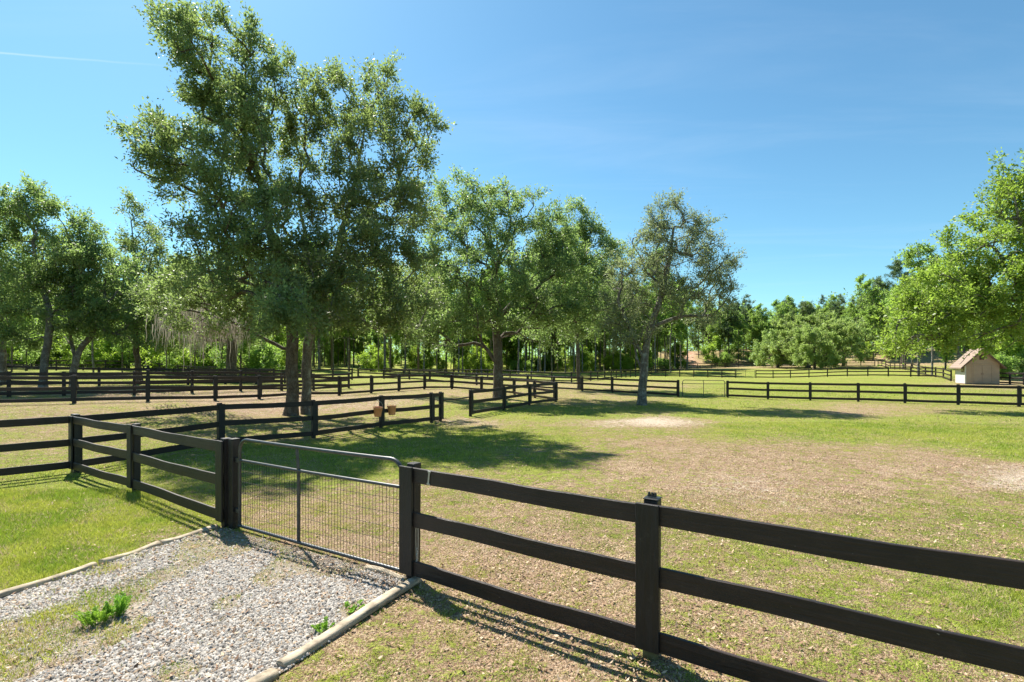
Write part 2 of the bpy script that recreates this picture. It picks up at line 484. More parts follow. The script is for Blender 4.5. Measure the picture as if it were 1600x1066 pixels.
# ------------------------------------------------------------------ the ground: where grass, straw and sand lie
GC = []   # x, y, greenness, sand
for px, py, g, s in [
    (60, 830, .95, 0), (200, 800, .92, 0), (280, 850, .62, .02), (60, 760, .95, 0), (30, 890, .85, 0), (150, 870, .8, 0), (320, 800, .70, 0),
    (250, 740, .9, 0), (330, 740, .75, .05), (20, 700, .55, .2), (100, 690, .5, .2), (60, 665, .45, .3), (250, 660, .5, .2), (200, 640, .3, .35),
    (60, 640, .45, .2), (400, 640, .25, .4), (500, 635, .3, .4), (600, 632, .4, .4), (560, 655, .5, .1), (380, 700, .8, 0), (430, 670, .5, .1),
    (330, 670, .5, .1), (450, 740, .75, 0), (560, 720, .85, 0), (680, 700, .9, 0), (760, 680, .85, 0), (420, 800, .35, .1), (520, 830, .30, .15), (590, 860, .25, .15),
    (600, 790, .25, .2), (480, 790, .4, .1), (700, 760, .45, .1), (760, 800, .35, .12), (735, 655, .4, .45), (640, 665, .8, 0), (700, 640, .7, .05),
    (800, 645, .9, 0), (900, 640, .9, 0), (870, 680, .75, 0), (840, 720, .75, 0), (900, 760, .45, .1), (950, 690, .45, .1), (1015, 655, .1, .95), (972, 658, .35, .5), (1055, 652, .3, .55), (1010, 672, .6, 0), (960, 645, .8, 0),
    (1100, 645, .85, 0), (1150, 670, .85, 0), (1250, 660, .92, 0), (1350, 670, .92, 0), (1500, 680, .95, 0), (1590, 700, .95, 0), (1450, 650, .9, 0), (1560, 648, .75, .1),
    (1050, 690, .25, .05), (1150, 705, .22, .12), (1250, 712, .25, .1), (1380, 705, .3, .05), (1480, 722, .15, .2), (1580, 745, .12, .62), (1540, 735, .15, .4),
    (1050, 735, .28, .3), (1150, 760, .22, .42), (1230, 775, .26, .38), (1100, 790, .25, .2), (1320, 760, .3, .15), (1450, 760, .55, .05), (1550, 790, .55, .1),
    (1000, 720, .35, .1), (1300, 820, .45, .08), (1400, 830, .4, .1), (1540, 780, .45, .3), (1580, 850, .5, .1), (1200, 850, .55, .05), (1100, 850, .45, .1), (950, 820, .35, .15), (850, 840, .25, .2),
    (900, 900, .30, .2), (800, 880, .2, .25), (1150, 920, .35, .15), (1300, 920, .5, .1), (1450, 930, .6, .1), (1560, 940, .75, .05), (1200, 990, .35, .25), (1400, 1000, .55, .15), (1560, 1040, .5, .1),
    (700, 950, .42, .05), (800, 980, .25, .12), (900, 1020, .3, .1), (620, 1000, .5, .05), (720, 1040, .35, .1), (520, 1060, .5, .05), (850, 1060, .3, .1), (1000, 1060, .35, .1), (1100, 1020, .42, .05), (1300, 1060, .4, .1),
    (1340, 636, .25, .3), (1250, 634, .6, .1), (1420, 640, .5, .1), (1150, 630, .8, .02), (1000, 622, .5, .15), (930, 620, .45, .15), (880, 625, .5, .1), (1060, 628, .8, 0),
    (1000, 605, .45, .2), (940, 605, .5, .15), (1100, 612, .8, .0), (1250, 612, .85, 0), (1400, 612, .9, 0), (1500, 618, .75, .05), (1560, 605, .4, .3), (1200, 600, .85, 0), (1350, 598, .85, 0),
    (700, 615, .4, .3), (780, 610, .5, .2), (620, 607, .5, .25), (540, 605, .8, 0), (840, 605, .5, .2), (100, 600, .85, 0), (200, 595, .9, 0), (20, 605, .8, .05), (350, 595, .8, 0), (250, 610, .75, .1),
    (600, 590, .8, 0), (700, 588, .8, 0), (900, 590, .8, 0), (1000, 585, .9, 0), (1150, 582, .9, 0), (1300, 582, .9, 0)]:
    Z = 1760.0 / (py - 568)
    GC.append(((px - 800) / 800, math.log(Z), g, s))
GC = np.array(GC)


def cover(x, y):
    x = np.asarray(x, float); y = np.maximum(np.asarray(y, float), 2.2)
    u = np.clip(x / y, -1.6, 1.6); v = np.log(np.minimum(y, 130))
    G = np.zeros_like(u); S = np.zeros_like(u); W = np.zeros_like(u)
    for cu, cv, g, s in GC:
        d2 = ((u - cu) / .075) ** 2 + ((v - cv) / .10) ** 2
        w = 1 / (.35 + d2) ** 2.0
        G += w * g; S += w * s; W += w
    G /= W; S /= W
    far = sstep(85, 115, np.asarray(y, float))
    hillside = far * sstep(20, 45, np.asarray(x, float))
    G = G * (1 - far) + .85 * far - .45 * hillside
    S = S * (1 - far) + .2 * hillside
    G = np.clip(G + .35 * (fbm(x, y, .9, 3, 3) - .5), 0, 1)
    return G, S


def road_mask(x, y):          # red dirt track climbing the hill
    c = 44 + (y - 125) * .31
    return sstep(2.6, 1.2, np.abs(x - c)) * sstep(122, 130, y)


def spaced(lo, hi, core, step, grow):
    a = [core[0]]
    while a[-1] < core[1]: a.append(a[-1] + step)
    s = step
    while a[-1] < hi: s *= grow; a.append(a[-1] + s)
    s = step; b = [core[0]]
    while b[-1] > lo: s *= grow; b.append(b[-1] - s)
    return np.array(sorted(set(b[1:] + a)))


gx = spaced(-900, 900, (-9, 9), .22, 1.045)
gy = spaced(-60, 1500, (2.5, 10), .2, 1.030)
GX, GY = np.meshgrid(gx, gy)
GZ = ground_z(GX, GY)
V = np.stack([GX, GY, GZ], -1).reshape(-1, 3)
nx, ny = len(gx), len(gy)
ii = (np.arange(ny - 1)[:, None] * nx + np.arange(nx - 1)[None]).ravel()
F = np.stack([ii, ii + 1, ii + nx + 1, ii + nx], -1)
me = np_mesh('ground', V, F, M_GROUND, True)
cg, cs = cover(GX.ravel(), GY.ravel())
for nm, arr in (('green', cg), ('sand', cs), ('red', road_mask(GX.ravel(), GY.ravel()))):
    at = me.attributes.new(nm, 'FLOAT', 'POINT'); at.data.foreach_set('value', arr.astype(np.float32))
ground = tag(link('ground', me), kind='structure')

# ------------------------------------------------------------------ gravel apron in front of the gate
GL0, GL1 = np.array([-7.0, 3.05]), np.array([-4.10, 6.83])     # left timber line
GR0, GR1 = np.array([-1.98, 3.05]), np.array([-0.98, 5.13])   # right timber line


def pxg(px, py):
    Z = EYE * 800 / (py - 568); return np.array([(px - 800) / 800 * Z, Z])


A0, A1 = pxg(-40, 950), pxg(342, 826)
B0, B1 = pxg(395, 1085), pxg(652, 910)
A0 = A0 + (A0 - A1) * .55
B0 = B0 + (B0 - B1) * .6
NU, NV = 40, 50
uu, vv = np.meshgrid(np.linspace(0, 1, NU), np.linspace(0, 1, NV))
L = A0[None, None] * (1 - vv[..., None]) + A1[None, None] * vv[..., None]
R = B0[None, None] * (1 - vv[..., None]) + B1[None, None] * vv[..., None]
Q = L * (1 - uu[..., None]) + R * uu[..., None]
qz = ground_z(Q[..., 0], Q[..., 1]) + .012 + .02 * (fbm(Q[..., 0], Q[..., 1], 1.5, 3, 9) - .4)
ii = (np.arange(NV - 1)[:, None] * NU + np.arange(NU - 1)[None]).ravel()
tag(link('gravel_path', np_mesh('gravel_path', np.concatenate([Q, qz[..., None]], -1).reshape(-1, 3),
         np.stack([ii, ii + 1, ii + NU + 1, ii + NU], -1), M_BED, True)), kind='structure')


def in_gravel(x, y):
    p = np.stack([x, y], -1)
    def side(a, b): return (b[0] - a[0]) * (p[:, 1] - a[1]) - (b[1] - a[1]) * (p[:, 0] - a[0])
    return (side(A0, A1) < 0) & (side(B0, B1) > 0) & (side(A1, B1) < 0)


def bare(x, y):      # inside the apron: how far weeds and dirt have taken over the stones
    m = fbm(x, y, 1.1, 4, 21)
    c = pxg(40, 1010); d = np.hypot(x - c[0], (y - c[1]) * 1.3)
    m = m + .30 * np.exp(-(d / .75) ** 2)
    for q, rr, amp in ((pxg(150, 955), .35, .22), (pxg(470, 872), .35, .2), (pxg(355, 945), .16, .26), (pxg(345, 975), .12, .24), (pxg(275, 895), .30, .24), (pxg(330, 868), .3, .18), (pxg(560, 900), .3, .1), (pxg(120, 1010), .35, .24), (pxg(190, 990), .16, .26), (pxg(400, 845), .35, .26), (pxg(465, 850), .35, .26), (pxg(540, 882), .3, .26), (pxg(420, 905), .2, .22), (pxg(545, 955), .16, .2), (pxg(250, 1050), .25, .2)):
        m = m + amp * np.exp(-((np.hypot(x - q[0], y - q[1])) / rr) ** 2)
    dg = np.abs((y - A1[1]) - (x - A1[0]) * (B1[1] - A1[1]) / (B1[0] - A1[0]))
    m = m + .16 * np.exp(-(dg / .28) ** 2) * sstep(-1.6, -2.4, x) + .05 * (fbm(x, y, 5, 3, 51) - .5)
    return sstep(.50, .63, m)


def rocks(n):
    t = RNG.random((n * 3, 2)); v = 1 - (1 - t[:, 1] ** 1.0) ; u = t[:, 0]
    p = (A0 * (1 - v[:, None]) + A1 * v[:, None]) * (1 - u[:, None]) + (B0 * (1 - v[:, None]) + B1 * v[:, None]) * u[:, None]
    keep = (p[:, 1] > 3.0) & (RNG.random(len(p)) > bare(p[:, 0], p[:, 1]) * .93) & (np.abs(p[:, 0]) < p[:, 1] * 1.25)
    p = p[keep][:n]; n = len(p)
    z = ground_z(p[:, 0], p[:, 1]) + .012 + .02 * (fbm(p[:, 0], p[:, 1], 1.5, 3, 9) - .4)
    base = np.array([(1, 0, -.5), (-.5, .87, -.5), (-.5, -.87, -.5), (.45, .25, .75), (-.35, .35, .85), (0, -.5, .8)], float)
    fc = np.array([(0, 1, 3), (1, 4, 3), (1, 2, 4), (2, 5, 4), (2, 0, 5), (0, 3, 5), (3, 4, 5)])
    s = .0058 + .0145 * RNG.random(n) ** 2.8
    Vv = base[None] * (1 + .45 * (RNG.random((n, 6, 1)) - .5)) * np.stack([s * (1 + .6 * RNG.random(n)), s, s * (.45 + .4 * RNG.random(n))], -1)[:, None]
    a = RNG.random(n) * 6.28; ca, sa = np.cos(a)[:, None], np.sin(a)[:, None]
    tl = (RNG.random((n, 2)) - .5) * .9
    X, Y, Zz = Vv[..., 0] * ca - Vv[..., 1] * sa, Vv[..., 0] * sa + Vv[..., 1] * ca, Vv[..., 2]
    Zz = Zz + X * tl[:, :1] + Y * tl[:, 1:]
    Vv = np.stack([X + p[:, :1], Y + p[:, 1:], Zz + z[:, None] + (s * .3)[:, None]], -1)
    Fv = (fc[None] + (np.arange(n) * 6)[:, None, None]).reshape(-1, 3)
    k = RNG.random(n)[:, None]
    c = np.where(k < .5, np.array([(.40, .372, .335)]), np.where(k < .76, np.array([(.25, .235, .215)]), np.where(k < .88, np.array([(.28, .21, .145)]), np.array([(.16, .145, .13)]))))
    c = c * (.7 + .5 * RNG.random((n, 1)))
    return Vv.reshape(-1, 3), Fv, np.repeat(c, 6, 0)


Vr, Fr, Cr = rocks(50000)
st = link('gravel_stones', np_mesh('gravel_stones', Vr, Fr, M_STONE, False, Cr))
tag(st, 'pale grey crushed gravel spread before the wire gate', 'gravel', kind='stuff')

# ------------------------------------------------------------------ grass blades and dead leaves
def blades(n, y0, y1, hgt, wid, power, clump, seed, sides=1.18):
    rg = np.random.default_rng(seed)
    m = n * 3
    y = y0 + (y1 - y0) * rg.random(m) ** power
    x = (rg.random(m) * 2 - 1) * y * sides
    if clump:
        j = rg.integers(0, m // clump, m); x = x[j] + rg.normal(0, .035 + .0025 * y[j], m); y = y[j] + rg.normal(0, .035 + .0025 * y[j], m)
    g, s = cover(x, y)
    ng = np.clip(g + 1.2 * (fbm(x, y, 2.2, 3, 61) - .5) + 1.1 * (fbm(x, y, 7, 2, 67) - .5), 0, 1)
    pr = np.clip(.50 + .55 * sstep(.2, .8, ng), 0, 1) * (1 - .9 * sstep(.35, .7, s + .5 * (fbm(x, y, 2.0, 3, 8) - .5)))
    ig = in_gravel(x, y)
    pr = np.where(ig, .95 * bare(x, y) * sstep(.22, .44, fbm(x, y, 3.0, 3, 77)) + .03, pr)
    k = rg.random(m) < pr
    x, y, g, ng, ig = x[k][:n], y[k][:n], g[k][:n], ng[k][:n], ig[k][:n]
    n = len(x)
    z = ground_z(x, y) - .004 + np.where(ig, .012, 0)
    lush = sstep(.55, .95, g)
    h = hgt * (.45 + .8 * rg.random(n)) * (.55 + .75 * lush) * (1 + .0 * y)
    w = wid * (.7 + .6 * rg.random(n))
    a = rg.random(n) * 6.283; ln = rg.normal(0, .55, (n, 2)) * h[:, None]
    dx, dy = np.cos(a) * w, np.sin(a) * w
    b0 = np.stack([x - dx, y - dy, z], -1); b1 = np.stack([x + dx, y + dy, z], -1)
    tp = np.stack([x + ln[:, 0], y + ln[:, 1], z + h], -1)
    V = np.stack([b0, b1, tp], 1).reshape(-1, 3)
    F = np.arange(n * 3).reshape(-1, 3)
    green = np.array([(.18, .29, .028)]) * (.6 + .8 * rg.random((n, 1))) + np.array([(.15, .10, .012)]) * rg.random((n, 1)) ** 1.5
    yel = sstep(.42, .62, fbm(x, y, 1.4, 3, 91))[:, None] * .75
    green = green * (1 - yel) + yel * np.array([(.44, .46, .07)]) * (.7 + .6 * rg.random((n, 1)))
    straw = np.array([(.55, .42, .26)]) * (.55 + .75 * rg.random((n, 1)))
    ps = np.clip(.68 - .80 * ng + .10, .03, .85)[:, None]
    c = np.where(rg.random((n, 1)) < ps, straw, green)
    return V, F, np.repeat(c, 3, 0)


parts = [blades(300000, 2.6, 9, .050, .0030, .75, 9, 1), blades(170000, 9, 20, .05, .0055, .7, 9, 2), blades(60000, 20, 48, .075, .014, .65, 8, 3, 1.05)]
off = 0; VV, FF, CC = [], [], []
for a, b, c in parts: VV.append(a); FF.append(b + off); CC.append(c); off += len(a)
gr = link('grass', np_mesh('grass', np.concatenate(VV), np.concatenate(FF), M_GRASS, False, np.concatenate(CC)))
tag(gr, 'short green and straw coloured grass covering the paddocks', 'grass', kind='stuff')


def litter(n, seed):
    rg = np.random.default_rng(seed)
    y = 2.6 + 20 * rg.random(n * 4) ** 1.5; x = (rg.random(n * 4) * 2 - 1) * y * 1.18
    g, s = cover(x, y)
    pr = np.clip(.75 - .72 * g, .05, 1) * (.25 + .9 * sstep(.4, .65, fbm(x, y, .8, 3, 31)))
    # leaves drift up against the closed gate
    ig = in_gravel(x, y)
    dg = np.abs((y - A1[1]) - (x - A1[0]) * (B1[1] - A1[1]) / (B1[0] - A1[0]))
    pr = np.where(ig, .16 + 1.0 * np.exp(-(dg / .42) ** 2), pr)
    k = rg.random(len(x)) < pr; x, y = x[k][:n], y[k][:n]; n = len(x)
    z = ground_z(x, y) + .012 + .012 * rg.random(n) + np.where(in_gravel(x, y), .016, 0)
    l = (.009 + .016 * rg.random(n) ** 1.8) * (1 + .012 * y); w = l * (.25 + .3 * rg.random(n)); a = rg.random(n) * 6.283
    ca, sa = np.cos(a), np.sin(a); t1, t2 = rg.normal(0, .35, n), rg.normal(0, .35, n); cu = .35 * rg.random(n)
    def pt(u, v, q): return np.stack([x + u * l * ca - v * w * sa, y + u * l * sa + v * w * ca, z + u * l * t1 + v * w * t2 + q * cu * l], -1)
    V = np.stack([pt(-1, 0, 1), pt(0, -1, 0), pt(1, 0, 1), pt(0, 1, 0)], 1).reshape(-1, 3)
    V[:, 2] = np.maximum(V[:, 2], ground_z(V[:, 0], V[:, 1]) + .004)
    q = rg.random((n, 1))
    c = np.where(q < .45, [(.34, .23, .145)], np.where(q < .75, [(.48, .365, .25)], [(.22, .13, .08)])) * (.6 + .7 * rg.random((n, 1)))
    return np_mesh('fallen_leaves', V, np.arange(n * 4).reshape(-1, 4), M_LITTER, False, np.repeat(c, 4, 0))


tag(link('fallen_leaves', litter(42000, 8)), 'dry brown fallen leaves scattered over the thin grass', 'leaf litter', kind='stuff')

# ------------------------------------------------------------------ board fences
def board_variant(seed, h, th, seg):
    rg = np.random.default_rng(seed)
    bm = bmesh.new(); add_box(bm, (-.5, -th / 2, -h / 2), (.5, th / 2, h / 2))
    bmesh.ops.subdivide_edges(bm, edges=[e for e in bm.edges if abs(e.verts[0].co.x - e.verts[1].co.x) > .5], cuts=seg - 1, use_grid_fill=True)
    ph = rg.random(4) * 6.28
    for v in bm.verts:
        x = v.co.x
        k = max(0.0, 1 - (2 * abs(x)) ** 2)
        v.co.y += k * (.007 * math.sin(5 * x + ph[0]) + .004 * math.sin(13 * x + ph[1]))
        v.co.z += k * (.008 * math.sin(4 * x + ph[2]) - .004)
        if v.co.z > 0: v.co.z += .0025 * math.sin(17 * x + ph[3])
    es = [e for e in bm.edges if len(e.link_faces) == 2 and e.calc_face_angle(0) > .8 and abs(e.verts[0].co.x - e.verts[1].co.x) > .02]
    bmesh.ops.bevel(bm, geom=es, offset=.004, segments=1, affect='EDGES')
    return bm_mesh('board', bm, M_FENCE)


def box_me(name, a, b, mat, bevel=.006):
    bm = bmesh.new(); add_box(bm, a, b, bevel); return bm_mesh(name, bm, mat)


BOARD_NEAR = [board_variant(s, .145, .030, 12) for s in range(6)]
BOARD_FAR = [board_variant(s, .145, .032, 4) for s in (20, 21, 22)]
POST_H = 1.20
POST_ME = box_me('post', (-.052, -.052, -.15), (.052, .052, 1.185), M_FENCE_V)
POST_FAR = box_me('post', (-.065, -.065, -.15), (.065, .065, POST_H), M_FENCE_V, .008)
BATTEN_ME = box_me('batten', (-.088, -.0125, .085), (.088, .0125, 1.166), M_FENCE_V, .004)
bm = bmesh.new(); add_box(bm, (-.056, -.056, 1.187), (.056, .056, 1.197), .003)
CAP_ME = bm_mesh('cap', bm, M_BLACK)
FOOT_ME = box_me('foot', (-.0535, -.0535, -.05), (.0535, .0535, .07), M_POST_RAW, .004)
RAILS = (1.083, .632, .160)


def heading(v): return math.atan2(v[1], v[0])


def fence(label, pts, near=False, front=None, rails=RAILS, skip=(), group=None, tall=(), posts_only=(), caps=(), hi=1.0, battens=True):
    """pts: ground points of the posts in order. front: point on the side the boards are nailed to"""
    pts = [Vector((p[0], p[1], gz(p[0], p[1]))) for p in pts]
    root = empty('board_fence', pts[0], label, 'fence', group)
    o0 = pts[0]
    front = Vector(front if front else (0, 0, 0))
    n = len(pts)
    rr = random.Random(len(label) * 7 + n)
    for i, p in enumerate(pts):
        d = (pts[min(i + 1, n - 1)] - pts[max(i - 1, 0)]); d.z = 0; d.normalize()
        nr = Vector((-d.y, d.x, 0))
        if nr.dot(Vector((front.x, front.y, 0)) - Vector((p.x, p.y, 0))) < 0: nr = -nr
        ang = heading(Vector((nr.y, -nr.x)))
        po = link('post', POST_ME if near else POST_FAR, root, p - o0)
        po.rotation_euler = (rr.uniform(-.012, .012), rr.uniform(-.012, .012), ang)
        po.scale = (1, 1, (1.16 if i in tall else 1.0) * hi * rr.uniform(.985, 1.015))
        if battens:
            b = link('batten', BATTEN_ME, root, p - o0 + nr * ((.052 if near else .065) + .0345 + .0125))
            b.rotation_euler = (0, 0, ang); b.scale = (1, 1, hi)
        if near and i in caps:
            c = link('cap', CAP_ME, po); f = link('foot', FOOT_ME, po)
    meshes = BOARD_NEAR if near else BOARD_FAR
    for i in range(n - 1):
        if i in skip: continue
        a, b = pts[i], pts[i + 1]
        d = b - a; flat = Vector((d.x, d.y, 0)).normalized()
        nr = Vector((-flat.y, flat.x, 0)); mid = (a + b) / 2
        if nr.dot(Vector((front.x, front.y, 0)) - Vector((mid.x, mid.y, 0))) < 0: nr = -nr; 
        ex = d.normalized(); ey = nr; ez = ex.cross(ey)
        if ez.z < 0: ex = -ex; ez = ex.cross(ey)
        for r in rails:
            r = r * hi
            bo = link('board', rr.choice(meshes), root)
            M = Matrix((ex, ey, ez)).transposed().to_4x4()
            ti = rr.uniform(-.006, .006)
            M = M @ Matrix.Rotation(ti / max(.5, d.length) * 2, 4, 'Y')
            bo.rotation_euler = M.to_euler()
            bo.scale = (d.length - .005, 1, 1)
            bo.location = mid - o0 + nr * ((.052 if near else .065) + .017) + Vector((0, 0, r + rr.uniform(-.008, .008)))
    return root


def xy(*l): return [tuple(P(px, Z)[:2]) for px, Z in l]


near_r = fence('near black three board fence running from the wire gate to the bottom right corner',
               [(-1.01, 5.22), (1.05, 3.85), (3.11, 2.48), (5.17, 1.11)], True, caps=(1,))
near_l = fence('short black three board fence between the wire gate and the left corner post',
               [(-3.86, 6.93), (-6.49, 8.84), (-8.93, 10.50)], True)
F1 = fence('black three board fence with two terracotta coloured buckets hung on it near the big oak',
           [(-13.2, 6.1), (-11.0, 8.3)] + [(-9.03, 10.58)] + xy((343, 13.9), (490, 16.0), (595, 18.4), (674, 20.2), (688, 20.75)), True)
F1b = fence('black three board fence in front of the dark trunk of the middle oak',
            xy((735, 22.5), (787, 25.2), (827, 27.9), (868, 30.5)), True)
L1 = fence('front black fence of the sandy lane behind the big oak',
           [(-26.5, 18.0), (-23.6, 19.2), (-21.0, 20.3)] + xy((116, 21.5), (231, 22.7), (336, 24.5), (405, 26.2), (462, 28.2), (530, 31), (580, 34), (623, 36.5), (663, 39.4), (706, 42)), tall=(4,))
L1r = fence('black fence bending from the lane towards the middle oak corner', xy((706, 42), (753, 39.7), (804, 36.4), (836, 33.4), (868, 30.9)))
L2 = fence('second black fence close behind the lane fence on the left',
           [(-30, 21.0), (-27, 22.3)] + xy((14, 24.0), (100, 25.0), (210, 26.2), (300, 28.0), (376, 30.2), (440, 33.0), (490, 36), (545, 39.5)), battens=False)
L3 = fence('third black fence crossing behind the left oaks',
           [(-41, 30.5), (-38, 31)] + xy((-20, 32), (67, 32.6), (155, 33.2), (232, 34.2), (294, 35.8), (352, 38), (400, 40.5), (445, 43.5), (486, 47), (520, 50), (550, 53.5)), tall=(5,), battens=False)
L4 = fence('far black fence beyond the grass at the left edge of the wood',
           [(-66, 55), (-63, 55)] + xy((-45, 55), (-2, 55.5), (42, 56), (88, 57), (130, 58.5), (165, 60), (198, 61.5), (224, 62.0), (236, 61), (249, 60), (263, 59), (278, 58), (294, 57), (310, 56), (327, 55), (345, 54), (364, 53), (384, 52), (406, 51.5), (428, 51)), battens=False)
cross_l = fence('black cross fence from the middle oak to the far wire gate',
                xy((560, 66), (600, 63), (640, 60), (672, 57), (708, 54), (745, 51.5), (785, 49), (825, 46.8), (866, 44.8), (910, 42.6), (957, 40.4), (1008, 38.3), (1060, 36.5)))
cross_r = fence('black cross fence from the far wire gate to the right edge of the photo',
                xy((1137, 36.2), (1200, 35.0), (1266, 33.8), (1341, 32.4), (1414, 31.2), (1497, 30.0), (1592, 28.8), (1700, 27.6), (1830, 26.4)))
far_lane = fence('far black fence receding to the right behind the thin oak',
                 xy((893, 59), (902, 61), (923, 63.5), (934, 66), (945, 68.2), (955, 70.4), (963, 72.6), (971, 74.6), (978, 76.6), (985, 78.5), (993, 80.5), (1003, 82)), battens=False)
far_lane2 = fence('distant black fence running left from the far lane corner',
                  xy((893, 59), (862, 61.5), (830, 64), (797, 66), (762, 68), (728, 70), (695, 72), (662, 74), (630, 76), (600, 78)), battens=False)
f2l = fence('distant black fence left of the farthest gate', xy((1003, 82), (1040, 81), (1062, 80), (1084, 79), (1106, 78), (1128, 77), (1149, 76)), battens=False)
f2r = fence('distant black fence from the farthest gate to the shed paddock',
            xy((1181, 74.8), (1208, 73.8), (1235, 72.8), (1264, 71.6), (1293, 70.2), (1324, 68.8), (1356, 67.2), (1388, 65.6), (1423, 63.8), (1462, 62)), battens=False)
hill = fence('black fence climbing along the back of the far paddock',
             xy((1003, 84), (1010, 88), (1018, 92), (1027, 97), (1036, 103), (1046, 109), (1058, 115), (1072, 120), (1090, 123), (1112, 124), (1133, 124), (1154, 124), (1175, 123.5), (1196, 123), (1217, 122), (1237, 121), (1258, 120), (1279, 118.5), (1301, 117), (1323, 115), (1345, 113), (1367, 111)), battens=False)
side = fence('black fence coming forward from the back corner behind the shed',
             xy((1372, 110), (1378, 104), (1384, 99), (1391, 94), (1398, 89.5), (1406, 85), (1415, 80.5), (1424, 76), (1434, 71.5), (1446, 67), (1462, 62), (1474, 59), (1486, 56)), battens=False)
shed_f = fence('black fence on the right of the tan shed', xy((1560, 51.5), (1578, 50), (1600, 48.8), (1625, 47.6), (1655, 46)), battens=False)

# low slip rail closing the gap in the second fence
a, b = P(688, 20.75), P(735, 22.5)
ac = Acc(); ac.tube([(a.x, a.y, a.z + .84), ((a.x + b.x) / 2, (a.y + b.y) / 2, (a.z + b.z) / 2 + .82), (b.x, b.y, b.z + .86)], .03, 8)
tag(link('slip_rail', ac.mesh('slip_rail', M_FENCE)), 'single dark slip rail across the gap before the middle oak', 'rail')

# small fittings on the near fence
q = Vector((-1.01, 5.22, 0)); dr = Vector((2.06, -1.37, 0)).normalized(); nr = Vector((-dr.y, dr.x, 0)); nr = -nr if nr.y > 0 else nr
cl = q + dr * .30 + nr * (.052 + .034 + .004) + Vector((0, 0, 1.085))
bm = bmesh.new(); add_box(bm, (-.010, -.003, -.055), (.010, .003, .06), .002); add_box(bm, (-.020, -.004, .052), (.018, .004, .070), .002); add_box(bm, (-.018, -.004, -.068), (.022, .004, -.052), .002)
o = link('latch_plate', bm_mesh('latch_plate', bm, M_ZINC), near_r, cl - near_r.location); o.rotation_euler = (0, .12, heading(dr))
o['label'] = 'pale metal latch plate on the top board'
pc = Vector((1.05, 3.85, 0))
bm = bmesh.new()
for dx in (-.02, .004, .026):
    bmesh.ops.create_cone(bm, cap_ends=True, segments=10, radius1=.012, radius2=.009, depth=.022, matrix=Matrix.Translation((dx, .005, 1.219)))
add_box(bm, (-.032, -.004, 1.198), (.036, .014, 1.210), .002)
o = link('wire_insulator', bm_mesh('wire_insulator', bm, M_BLACK), near_r, pc - near_r.location); o.rotation_euler = (0, 0, heading(dr))
ac = Acc()
e = q + dr * .115 + nr * .06
th = np.linspace(0, 2 * np.pi, 26)
ac.tube(np.stack([e.x + dr.x * .016 * np.sin(th), e.y + dr.y * .016 * np.sin(th), .46 + .25 * np.cos(th)], -1), .0045, 6)
for k in range(6):
    c = np.array([e.x, e.y, .34 - k * .028]); th = np.linspace(0, 2 * np.pi, 10)
    ax = np.array(dr) if k % 2 else np.array(nr)
    ac.tube(c[None] + .012 * np.sin(th)[:, None] * ax[None] + .019 * np.cos(th)[:, None] * np.array([[0, 0, 1.0]]), .0045, 5)
tag(link('gate_chain', ac.mesh('gate_chain', M_ZINC)), 'thin chain and cable loop hanging on the post right of the wire gate', 'chain')


# ------------------------------------------------------------------ tube gates filled with wire
def tube_gate(label, p0, p1, h, r=.021, mid=.92, nw=58, wr=.0024, nh=5, brace=.42, low=.055, mesh_to_top=False, sides=10):
    p0, p1 = Vector(p0), Vector(p1)
    root = empty('wire_gate', p0, label, 'gate')
    d = p1 - p0; L = d.length; ex = d.normalized()
    def W(s, z): return (ex.x * s, ex.y * s, ex.z * s + z)
    path = [W(r, low), W(r, h - .16)]
    for k in range(1, 7): a = k / 6 * math.pi / 2; path.append(W(r + .16 - .16 * math.cos(a), h - .16 + .16 * math.sin(a)))
    for s in np.linspace(.3, L - .3, 6): path.append(W(s, h - .008 * math.sin(s / L * math.pi)))
    for k in range(0, 7): a = k / 6 * math.pi / 2; path.append(W(L - r - .16 + .16 * math.sin(a), h - .16 + .16 * math.cos(a)))
    path += [W(L - r, low)]
    ac = Acc(); ac.tube(path, r, sides); ac.tube([W(0, low), W(L * .5, low - .006), W(L, low)], r, sides)
    link('frame', ac.mesh('frame', M_STEEL), root)
    ac = Acc(); ac.tube([W(r, mid), W(L / 2, mid - .008), W(L - r, mid)], r * .86, sides); link('middle_rail', ac.mesh('middle_rail', M_STEEL), root)
    ac = Acc(); ac.tube([W(L * brace, low), W(L * brace, mid - .02), W(L * brace - .012, mid + .1), W(L * brace - .03, h - r)], r * .9, sides); link('upright', ac.mesh('upright', M_STEEL), root)
    top = mid
    ac = Acc(); ac.tube([(0, 0, low), (0, 0, top)], wr, 4); wm = ac.mesh('wire', M_WIRE)
    for k in range(1, nw):
        s = L * k / nw; w = link('wire', wm, root, (ex.x * s, ex.y * s, ex.z * s))
        w.rotation_euler = (random.uniform(-.004, .004), random.uniform(-.004, .004), 0)
    for k in range(1, nh + 1):
        z = low + (top - low) * k / (nh + 1)
        ac = Acc(); ac.tube([W(L * t, z - .010 * math.sin(t * math.pi * 2 + k)) for t in np.linspace(0, 1, 9)], wr, 4); link('wire', ac.mesh('wire', M_WIRE), root)
    for z in (.25, h - .28):
        bm = bmesh.new(); add_box(bm, (-.05, -.02, -.03), (.012, .02, .03), .004)
        g = link('hinge', bm_mesh('hinge', bm, M_STEEL), root, W(0, z)); g.rotation_euler = (0, 0, heading(ex))
    bm = bmesh.new(); add_box(bm, (-.012, -.02, -.03), (.06, .02, .02), .004)
    g = link('latch', bm_mesh('latch', bm, M_STEEL), root, W(L, mid + .06)); g.rotation_euler = (0, 0, heading(ex))
    return root


ga, gb = Vector((-3.86, 6.93, 0)), Vector((-1.01, 5.22, 0))
gd = (gb - ga).normalized()
